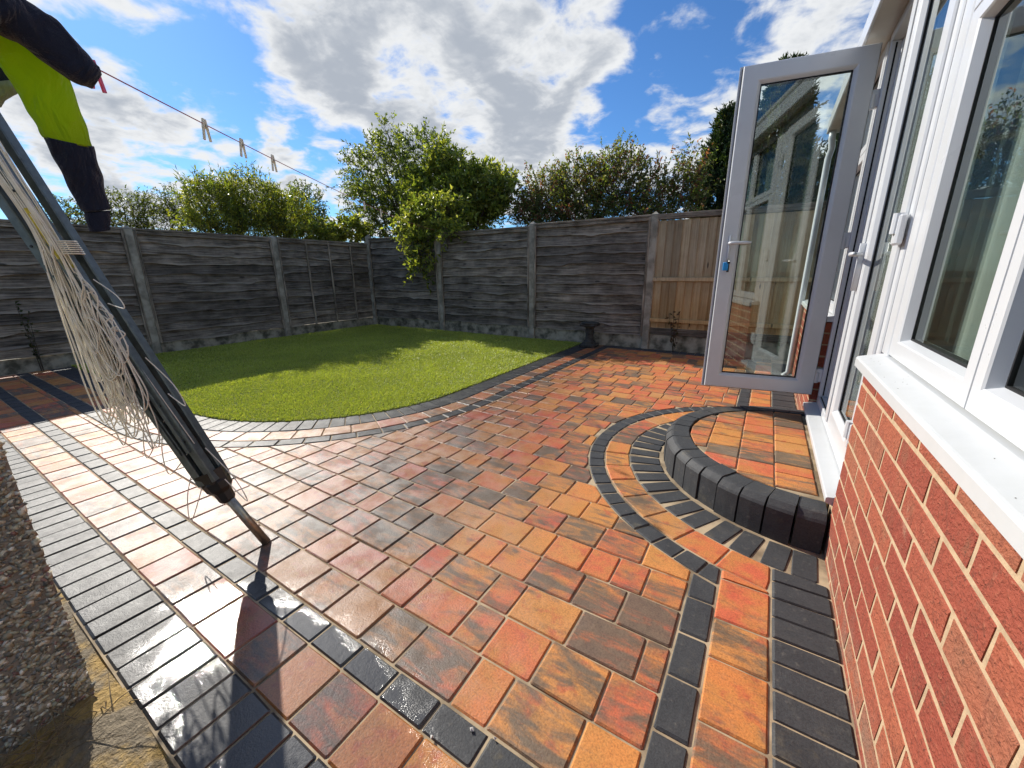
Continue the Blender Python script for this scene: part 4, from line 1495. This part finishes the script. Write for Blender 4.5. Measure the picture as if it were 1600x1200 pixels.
plant('dark_bush', (-10.0, 6.4, 0), 'dark green bush between the golden bush and the tall tree', 'bush',
      [((-10.0, 6.45, 2.70), (0.4, .42, 0.45)), ((-10.0, 6.1, 2.35), (0.5, .55, 0.42))], 420, 12, 0.22, 0.06, 0.03, DKGREEN, trunk=0.04)
plant('far_hedge_bush', (-11.0, 3.1, 0), 'sparse grey-green bush above the left fence behind the navy cuff', 'bush',
      [((-11.0, 2.60, 2.20), (0.40, .42, 0.32)), ((-11.0, 3.25, 2.28), (0.4, .45, 0.34)), ((-11.0, 3.75, 2.15), (0.4, .55, 0.30)), ((-11, 4.1, 2.42), (.3, .35, .38)), ((-11.0, 2.35, 2.02), (0.25, .2, 0.25))],
      700, 12, 0.26, 0.055, 0.022, DKGREEN + [(0.11, 0.125, 0.03), (0.14, 0.15, 0.035)], trunk=0.035, upb=0.5)


def conifer(base, h_, r, label, ns, seed):
    t = empty('conifer', base, label, 'conifer', 'conifers behind the back fence')
    bs = np.array(base)
    zz = rng.uniform(0.06, 1.0, ns) ** 0.9
    prof_ = np.minimum(1.0, (1.02 - zz) * 2.4) ** 0.75
    th = rng.uniform(0, 2 * np.pi, ns)
    rr = r * prof_ * (0.35 + 0.7 * rng.uniform(0, 1, ns) ** 0.7) * (1 + 0.22 * np.sin(th * 3 + zz * 13 + seed))
    st = np.c_[rr * np.cos(th), rr * np.sin(th), zz * h_]
    dr = np.c_[np.cos(th) * 0.55, np.sin(th) * 0.55, np.full(ns, 1.0)] + rng.normal(size=(ns, 3)) * 0.28
    dr /= np.linalg.norm(dr, axis=1, keepdims=True)
    nl = 16
    tl = rng.uniform(0.10, 0.24, ns)
    s_ = np.tile(np.linspace(0, 1, nl), (ns, 1))
    ba = st[:, None] + dr[:, None] * (tl[:, None] * s_)[:, :, None]
    ld_ = dr[:, None] * 0.9 + rng.normal(size=(ns, nl, 3)) * 0.5
    ld_ /= np.linalg.norm(ld_, axis=2, keepdims=True)
    n_ = ns * nl
    pal = np.array([(0.018, 0.038, 0.012), (0.030, 0.058, 0.016), (0.048, 0.080, 0.018), (0.085, 0.095, 0.022)])
    cols = np.repeat(pal[rng.integers(0, 4, ns)], nl, 0) * rng.uniform(0.75, 1.25, (n_, 1))
    v, f, c = leaf_cloud(ba.reshape(-1, 3), ld_.reshape(-1, 3), rng.uniform(0.05, 0.10, n_), rng.uniform(0.016, 0.030, n_), cols)
    link('crown', mesh('crown', v, f, M['needle'], attr=c), t)
    B().tube([(0, 0, -0.1), (0.02, 0.01, h_ * 0.5), (0, 0, h_ * 0.97)], [0.11, 0.06, 0.008], 9).obj('trunk', M['bark'], t, smooth=True)


conifer((-1.02, 9.0, 0), 3.72, 0.44, 'shorter dark conifer left of the open door', 2600, 1)
conifer((-0.20, 9.0, 0), 4.25, 0.62, 'tall dark columnar conifer seen through the open glass door', 4200, 2)
conifer((0.95, 9.6, 0), 3.9, 0.55, 'dark conifer rising behind the end of the garden room', 1500, 3)

# small self-sown plants at the foot of the fences
def weed(base, label, hgt, ns, pal, ll):
    t = empty('weed', base, label, 'plant')
    b = B()
    P, D, L = [], [], []
    for i in range(ns):
        a = random.uniform(0, 6.28)
        tip = Vector((0.35 * hgt * math.cos(a) * random.random(), 0.12 * hgt * math.sin(a) * random.random(), hgt * random.uniform(.6, 1)))
        pts_ = [Vector((0.01 * math.cos(a), 0.01 * math.sin(a), -0.02)), tip * 0.5 + Vector((0, 0, .03)), tip]
        b.tube(pts_, [.004, .003, .0015], 5)
        for k_ in range(9):
            q = pts_[0].lerp(tip, 0.25 + 0.75 * k_ / 8)
            P.append(q)
            D.append(Vector((random.gauss(0, 1), random.gauss(0, .6), random.gauss(.2, .5))).normalized())
    n_ = len(P)
    v, f, c = leaf_cloud(np.array(P), np.array(D), np.full(n_, ll) * rng.uniform(.6, 1.2, n_), np.full(n_, ll * .45), np.array(pal)[rng.integers(0, len(pal), n_)])
    link('leaves', mesh('leaves', v, f, M['leaf'], attr=c), t)
    b.obj('stem', M['bark'], t)


weed((-1.02, 5.90, 0.0), 'small withered brown plant growing up against the tan fence panel', 0.62, 5, [(0.09, 0.055, 0.03), (0.05, 0.035, 0.02), (0.07, 0.06, 0.025)], 0.06)
weed((-7.22, 0.98, 0.0), 'dark little sapling growing against the left fence behind the cords', 0.85, 5, [(0.03, 0.045, 0.012), (0.05, 0.06, 0.02)], 0.06)

# ---------------------------------------------------------------- pebbledash wall at the left edge
WX, WY = -1.42, 0.098
pw = empty('pebbledash_wall', (WX, WY, 0), 'rough pebbledash wall end close to the viewer at the left edge', 'wall')
B().box((WX - 0.22, -2.3, -0.12), (WX, WY, 2.05), 0.006).obj('wall', M['render'], pw, (WX, WY, 0))
NP = 20000
py = WY - 0.004 - rng.uniform(0, 1, NP) ** 1.3 * 1.2
pz = rng.uniform(-0.03, 1.3, NP)
sz = rng.uniform(0.0035, 0.0085, NP)
octv = np.array([(1, 0, 0), (-1, 0, 0), (0, 1, 0), (0, -1, 0), (0, 0, 1), (0, 0, -1)], float)
octf = np.array([(0, 2, 4), (2, 1, 4), (1, 3, 4), (3, 0, 4), (2, 0, 5), (1, 2, 5), (3, 1, 5), (0, 3, 5)])
ang = rng.uniform(0, np.pi, NP)
el = rng.uniform(0.55, 1.7, (NP, 2))
pv = np.zeros((NP, 6, 3))
for i in range(6):
    o_ = octv[i] + rng.normal(0, 0.28, (NP, 3))
    a_, b_ = o_[:, 1] * el[:, 0], o_[:, 2] * el[:, 1] * 0.8
    pv[:, i, 0] = o_[:, 0] * 0.38 * sz + rng.uniform(0, 0.001, NP)
    pv[:, i, 1] = (a_ * np.cos(ang) - b_ * np.sin(ang)) * sz + py - WY
    pv[:, i, 2] = (a_ * np.sin(ang) + b_ * np.cos(ang)) * sz + pz
pf = (octf[None] + np.arange(NP)[:, None, None] * 6).reshape(-1, 3)
pal = np.array([(0.32, 0.27, 0.20), (0.42, 0.38, 0.30), (0.24, 0.20, 0.14), (0.50, 0.46, 0.40), (0.18, 0.17, 0.15), (0.20, 0.115, 0.095), (0.12, 0.110, 0.090), (0.30, 0.28, 0.20)])
pc = np.repeat(np.c_[pal[rng.choice(8, NP, p=[.18, .14, .22, .07, .13, .04, .12, .1])] * (rng.uniform(1.2, 2.2, (NP, 1)) * np.array([0.95, 1.0, 0.98])), np.ones(NP)], 6, 0)
tag(link('pebbles', mesh('pebbles', pv.reshape(-1, 3), pf, M['pebble'], attr=pc), pw), kind='stuff')

# dry grass stalks and bits of straw at the foot of that wall
b = B()
for i in range(150):
    x, y_ = WX + 0.02 + abs(random.gauss(0, 0.10)), WY - random.uniform(-0.02, 0.75)
    a = random.uniform(0, 6.28)
    l = random.uniform(0.06, 0.26)
    lift = random.uniform(0.0, 0.6)
    q = Vector((math.cos(a), math.sin(a), lift)).normalized() * l
    p0 = Vector((x, y_, -0.028))
    b.tube([p0, p0 + q * 0.5 + Vector((0, 0, 0.02)), p0 + q], [0.0016, 0.0013, 0.0006], 4, caps=False)
tag(b.obj('dry_grass', M['straw']), 'loose dry straw and dead grass at the foot of the pebbledash wall', 'dry grass', kind='stuff')

# ---------------------------------------------------------------- rotary clothes airer, folded and leaning
FOOT, COLL, TOP = Vector((-1.65, 0.678, 0.0)), Vector((-1.765, 0.605, 0.245)), Vector((-2.16, 0.335, 1.50))
ax = (TOP - COLL).normalized()
TOP = COLL + ax * 1.62
sa = ax.cross(Vector((0, 0, 1))).normalized()
sb = ax.cross(sa)
# side vectors: sa roughly across the view, sb in depth
air = empty('clothes_airer', FOOT, 'folded grey rotary clothes airer leaning to the left with its foot on wet paving', 'clothes airer')


def apart(b, name, m, smooth=False, parent=None):
    return b.obj(name, m, parent or air, FOOT, smooth)


b = B().tube([FOOT + Vector((0, 0, 0.001)), FOOT.lerp(COLL, 0.5), COLL + ax * 0.02], 0.017, 14)
apart(b, 'ground_tube', M['steel'], True)
b = B().tube([COLL, COLL + ax * 1.55], 0.016, 12)
apart(b, 'centre_tube', M['steel'], True)
b = B().tube([COLL - ax * 0.045, COLL - ax * 0.035, COLL + ax * 0.0, COLL + ax * 0.02, COLL + ax * 0.05, COLL + ax * 0.06], [0.024, 0.030, 0.032, 0.047, 0.050, 0.044], 8)
b.tube([COLL + ax * 0.05, COLL + ax * 0.10], [0.050, 0.055], 6)
apart(b, 'hub', M['black_plastic'])
k = 0
for i, j in ((1, 1), (1, -1), (-1, 1), (-1, -1)):
    p0 = COLL + ax * 0.06 + sa * 0.027 * i + sb * 0.024 * j
    p1 = COLL + ax * 1.60 + sa * 0.040 * i + sb * 0.032 * j
    b = B().beam(p0, p1, 0.036, 0.030, ref=sb)
    o = apart(b, 'arm', M['arm'])
    # strut folded against the arm
    e0 = COLL + ax * 0.20 + sa * 0.048 * i + sb * 0.018 * j
    e1 = COLL + ax * 0.95 + sa * 0.052 * i + sb * 0.026 * j
    apart(B().beam(e0, e1, 0.016, 0.012, ref=sb), 'strut', M['arm'])
    # cord holes along the arm
    for q in range(9):
        c = p0.lerp(p1, 0.12 + 0.1 * q)
        B().tube([c + sa * (0.0185 * i), c + sa * (0.0205 * i)], 0.0045, 8).obj('grommet', M['black_plastic'], o, FOOT)
p = COLL + ax * 0.93
vd = Vector((0.9795, -0.2009, -0.0115))          # side of the pole that the cords are tied on
apart(B().beam(p + vd * 0.060 - sa * .006, p + ax * 0.20 + vd * 0.062 - sa * .006, 0.030, 0.004, ref=vd), 'sticker', M['yellow'])


def cord(pts_, rad=0.0021):
    sm_ = []
    P_ = [Vector(q) for q in pts_]
    P_ = [P_[0]] + P_ + [P_[-1]]
    for i in range(1, len(P_) - 2):
        for s in range(8):
            t_ = s / 8
            p0, p1, p2, p3 = P_[i - 1:i + 3]
            sm_.append(0.5 * ((2 * p1) + (p2 - p0) * t_ + (2 * p0 - 5 * p1 + 4 * p2 - p3) * t_ * t_ + (3 * p1 - p0 - 3 * p2 + p3) * t_ ** 3))
    sm_.append(P_[-1])
    return B().tube(sm_, rad, 5, False)


rc = random.Random(4)
right = Vector((0.849, 0.529, 0)).normalized()
# long strands lying along the folded arms, gathered at the tie, then dropping in a hank of loops
for i in range(38):
    lane = rc.uniform(-0.015, 0.065)                      # how far left of the pole the strand lies
    s0 = rc.uniform(0.74, 0.98)
    top = COLL + ax * rc.uniform(1.35, 1.66) + vd * rc.uniform(0.05, 0.08) - right * (lane * 0.7 + rc.uniform(-.01, .03))
    tie = COLL + ax * 1.08 + vd * rc.uniform(0.055, 0.085) - right * (lane * 0.75)
    lip = COLL + ax * s0 + vd * rc.uniform(0.06, 0.09) - right * (0.03 + lane * 1.1)
    ln_ = rc.uniform(0.28, 0.54)
    bot = lip + Vector((0, 0, -ln_)) + right * (0.02 + rc.uniform(0.0, 0.10)) + vd * rc.uniform(-.02, .04)
    wl_ = rc.uniform(0.012, 0.035)
    upr = lip + Vector((0, 0, -0.10)) + right * (0.05 + rc.uniform(0, .05))
    fin = COLL + ax * (s0 - rc.uniform(0.0, 0.12)) + vd * 0.06 + right * rc.uniform(-.03, .02)
    apart(cord([top, tie, lip, lip.lerp(bot, 0.35) - right * 0.012, lip.lerp(bot, 0.8) - right * wl_ * 0.6, bot, lip.lerp(bot, 0.8) + right * wl_ * 1.6, lip.lerp(bot, 0.4) + right * (wl_ + .02), upr, fin], 0.0023), 'cord', M['cord'], True)
# a few long loose loops off the lower arms
for i in range(9):
    s0 = 0.16 + 0.09 * i + rc.uniform(-.03, .03)
    s1 = s0 - rc.uniform(0.05, 0.16)
    sd = rc.choice((-1, -1, 1))
    a = COLL + ax * s0 + vd * 0.05 + right * 0.045 * sd
    e = COLL + ax * max(0.08, s1) + vd * 0.05 + right * 0.04 * sd
    bl = a.lerp(e, 0.5) + right * (rc.uniform(0.03, 0.10) * sd) + Vector((0, 0, -rc.uniform(0.05, 0.22)))
    bl.z = max(bl.z, 0.03)
    apart(cord([a, a.lerp(bl, 0.55) + right * 0.02 * sd, bl, e], 0.0019), 'cord', M['cord'], True)
# taut strands threaded along the arms
for i in range(14):
    w0, w1 = rc.uniform(-0.055, 0.045), rc.uniform(-0.04, 0.04)
    a = COLL + ax * rc.uniform(1.2, 1.62) + right * w0 + vd * 0.062
    e = COLL + ax * rc.uniform(0.15, 0.8) + right * w1 * 0.8 + vd * 0.045
    apart(cord([a, a.lerp(e, 0.5) + vd * 0.01, e], 0.0019), 'cord', M['cord'], True)
b = B()
for i in range(7):
    s = 0.98 + i * 0.007
    b.tube([COLL + ax * s + (right * math.cos(q) + vd * math.sin(q)) * 0.074 for q in np.linspace(0, 6.283, 20)], 0.0022, 5, False)
apart(b, 'binding_cord', M['cord'], True)

# ---------------------------------------------------------------- washing line, pegs, jacket
A = Vector((-1.545, 0.466, 1.594))
E = Vector((-5.335, 5.94, 1.79))
dirl = (E - A).normalized()
A0 = A - dirl * 1.6 + Vector((0, 0, 0.02))
lp = []
for i in range(61):
    t_ = i / 60
    q = A0.lerp(E, t_)
    q.z -= 0.10 * 4 * t_ * (1 - t_) - 0.055
    lp.append(q)
wl = B().tube(lp, 0.0017, 6).obj('washing_line', M['red_cord'])
tag(wl, 'thin red washing line running from the jacket to the back fence', 'washing line')


def line_at(f_):
    x = f_ * 60
    i = int(x)
    return lp[i].lerp(lp[min(60, i + 1)], x - i)


L_ = (E - A0).length


def peg(dist, tilt, label, m, name='clothes_peg'):
    c = line_at((dist + 1.6) / L_)
    t = empty(name, c, label, 'clothes peg', 'pegs on the washing line')
    side = dirl.cross(Vector((0, 0, 1))).normalized()
    for s in (-1, 1):
        b = B()
        lean = dirl * s
        top = Vector((0, 0, 0.016)) + lean * 0.003
        low = Vector((0, 0, -0.052)) + lean * (0.017 + 0.006 * s * tilt)
        b.beam(top, top.lerp(low, 0.45) + lean * 0.001, 0.010, 0.007, ref=side).beam(top.lerp(low, 0.44) + lean * .001, low, 0.009, 0.006, ref=side)
        b.obj('peg_half', m, t)
    b = B().tube([side * 0.007 + Vector((0, 0, -.006)), side * -0.007 + Vector((0, 0, -.006))], 0.0045, 8)
    b.obj('spring', M['key'], t)


peg(0.40, 0.2, 'pale clothes peg on the red line nearest the jacket', M['peg'])
peg(0.62, -0.3, 'second pale clothes peg from the jacket on the red line', M['peg'])
peg(0.86, 0.4, 'third pale clothes peg from the jacket, against the sky', M['peg'])
peg(2.25, 0.1, 'left of two pale clothes pegs in front of the tall tree', M['peg'])
peg(2.75, 0.3, 'right of two pale clothes pegs in front of the tall tree', M['peg'])
peg(-0.012, 0.1, 'pink clothes peg clipping the jacket hem to the line', M['pink'])


def loft(rings, n=26, fold=0.0, seed=0, closed=True, ribs=0):
    """rings: (centre, half width vector, half depth vector)"""
    v, f = [], []
    for i, (c, a, d_) in enumerate(rings):
        for k_ in range(n):
            an = 2 * math.pi * k_ / n
            w_ = 1 + fold * (math.sin(an * 3 + i * 0.55 + seed) * 0.5 + math.sin(an * 5 - i * 0.8 + seed * 2) * 0.35)
            if ribs:
                w_ += 0.022 * (1 if k_ % 2 else -1)
            v.append(c + (a * math.cos(an) + d_ * math.sin(an)) * w_)
    for i in range(len(rings) - 1):
        for k_ in range(n):
            f.append((i * n + k_, i * n + (k_ + 1) % n, (i + 1) * n + (k_ + 1) % n, (i + 1) * n + k_))
    if closed:
        f += [tuple(range(n))[::-1], tuple(range((len(rings) - 1) * n, len(rings) * n))]
    return B().add(v, f)


# hanging cloth: pairs of left / right edge points (world metres) down each tube of fabric
jk = empty('work_jacket', (-1.452, 0.331, 1.520), 'navy and hi-vis yellow work jacket hanging from the washing line', 'jacket')
jb = tuple(jk.location)
FACE = Vector((0.9368, -0.2136, -0.2771))      # horizontal-ish thickness direction of the flattened sleeve


def strip(points, depth, sub=6):
    rings = []
    for i in range(len(points) - 1):
        for s in range(sub + (1 if i == len(points) - 2 else 0)):
            t_ = s / sub
            l_ = Vector(points[i][0]).lerp(Vector(points[i + 1][0]), t_)
            r_ = Vector(points[i][1]).lerp(Vector(points[i + 1][1]), t_)
            rings.append(((l_ + r_) / 2, (r_ - l_) / 2, FACE * min((r_ - l_).length * 0.34, depth)))
    return rings


yel = strip([((-1.465, 0.233, 1.539), (-1.411, 0.332, 1.638)), ((-1.460, 0.274, 1.534), (-1.418, 0.369, 1.595)), ((-1.467, 0.288, 1.499), (-1.434, 0.376, 1.541)), ((-1.475, 0.301, 1.459), (-1.448, 0.386, 1.485)), ((-1.481, 0.310, 1.425), (-1.459, 0.392, 1.438)), ((-1.485, 0.318, 1.402), (-1.467, 0.398, 1.395))], 0.045)
loft(yel, fold=0.05, seed=1).obj('sleeve', M['hivis'], jk, jb, True)
nav = strip([((-1.484, 0.317, 1.405), (-1.466, 0.399, 1.398)), ((-1.490, 0.326, 1.366), (-1.472, 0.401, 1.366)), ((-1.495, 0.335, 1.324), (-1.478, 0.404, 1.326)), ((-1.499, 0.345, 1.278), (-1.484, 0.404, 1.285)), ((-1.501, 0.352, 1.247), (-1.486, 0.406, 1.258))], 0.043)
loft(nav, fold=0.05, seed=2).obj('lower_sleeve', M['navy'], jk, jb, True)
cf = strip([((-1.500, 0.357, 1.246), (-1.487, 0.404, 1.253)), ((-1.502, 0.356, 1.225), (-1.491, 0.401, 1.231)), ((-1.504, 0.358, 1.200), (-1.494, 0.397, 1.206))], 0.030)
loft(cf, n=44, fold=0.02, seed=3, ribs=1).obj('cuff', M['navy'], jk, jb, True)
# body of the jacket, bunched up over the line, its hem pegged at the right end
bod = strip([((-1.424, 0.063, 1.404), (-1.245, 0.273, 1.802)), ((-1.403, 0.146, 1.467), (-1.289, 0.291, 1.710)), ((-1.380, 0.213, 1.518), (-1.325, 0.307, 1.621)), ((-1.360, 0.262, 1.551), (-1.324, 0.328, 1.609)), ((-1.356, 0.292, 1.545), (-1.322, 0.346, 1.604)), ((-1.357, 0.314, 1.529), (-1.323, 0.361, 1.591)), ((-1.356, 0.336, 1.514), (-1.326, 0.378, 1.569)), ((-1.355, 0.354, 1.501), (-1.328, 0.393, 1.551)), ((-1.352, 0.374, 1.495), (-1.329, 0.405, 1.537)), ((-1.348, 0.389, 1.493), (-1.333, 0.408, 1.524))], 0.045)
loft(bod, fold=0.04, seed=5).obj('body', M['navy'], jk, jb, True)
# reflective band and dark lining
lin = strip([((-1.601, 0.251, 1.569), (-1.585, 0.304, 1.590)), ((-1.603, 0.266, 1.556), (-1.586, 0.318, 1.580)), ((-1.607, 0.271, 1.536), (-1.590, 0.324, 1.563)), ((-1.614, 0.267, 1.516), (-1.597, 0.322, 1.540))], 0.05)
loft(lin, fold=0.06, seed=7).obj('lining', M['navy'], jk, jb, True)
ref = strip([((-1.603, 0.265, 1.518), (-1.586, 0.323, 1.541)), ((-1.607, 0.264, 1.503), (-1.588, 0.324, 1.531)), ((-1.611, 0.261, 1.490), (-1.595, 0.318, 1.511)), ((-1.616, 0.254, 1.471), (-1.604, 0.297, 1.492)), ((-1.620, 0.248, 1.460), (-1.609, 0.288, 1.477))], 0.05)
loft(ref, fold=0.08, seed=8).obj('reflective_band', M['reflective'], jk, jb, True)

# ---------------------------------------------------------------- grit on the paving
for (x, y_, lb) in ((-.475, .558, 'upper white chip of stone beside the black paving course'), (-.415, .572, 'lower white chip of stone beside the black paving course'), (-.548, .494, 'white stone chip at the near side of the black paving course')):
    ob = mesh('stone_chip', [(q[0] * .006 + random.gauss(0, .001), q[1] * .005 + random.gauss(0, .001), q[2] * .004) for q in octv], [tuple(q) for q in octf.tolist()], M['white_grit'])
    o = link('stone_chip', ob, None, (x, y_, 0.004))
    tag(o, lb, 'stone chip', 'white stone chips on the paving')
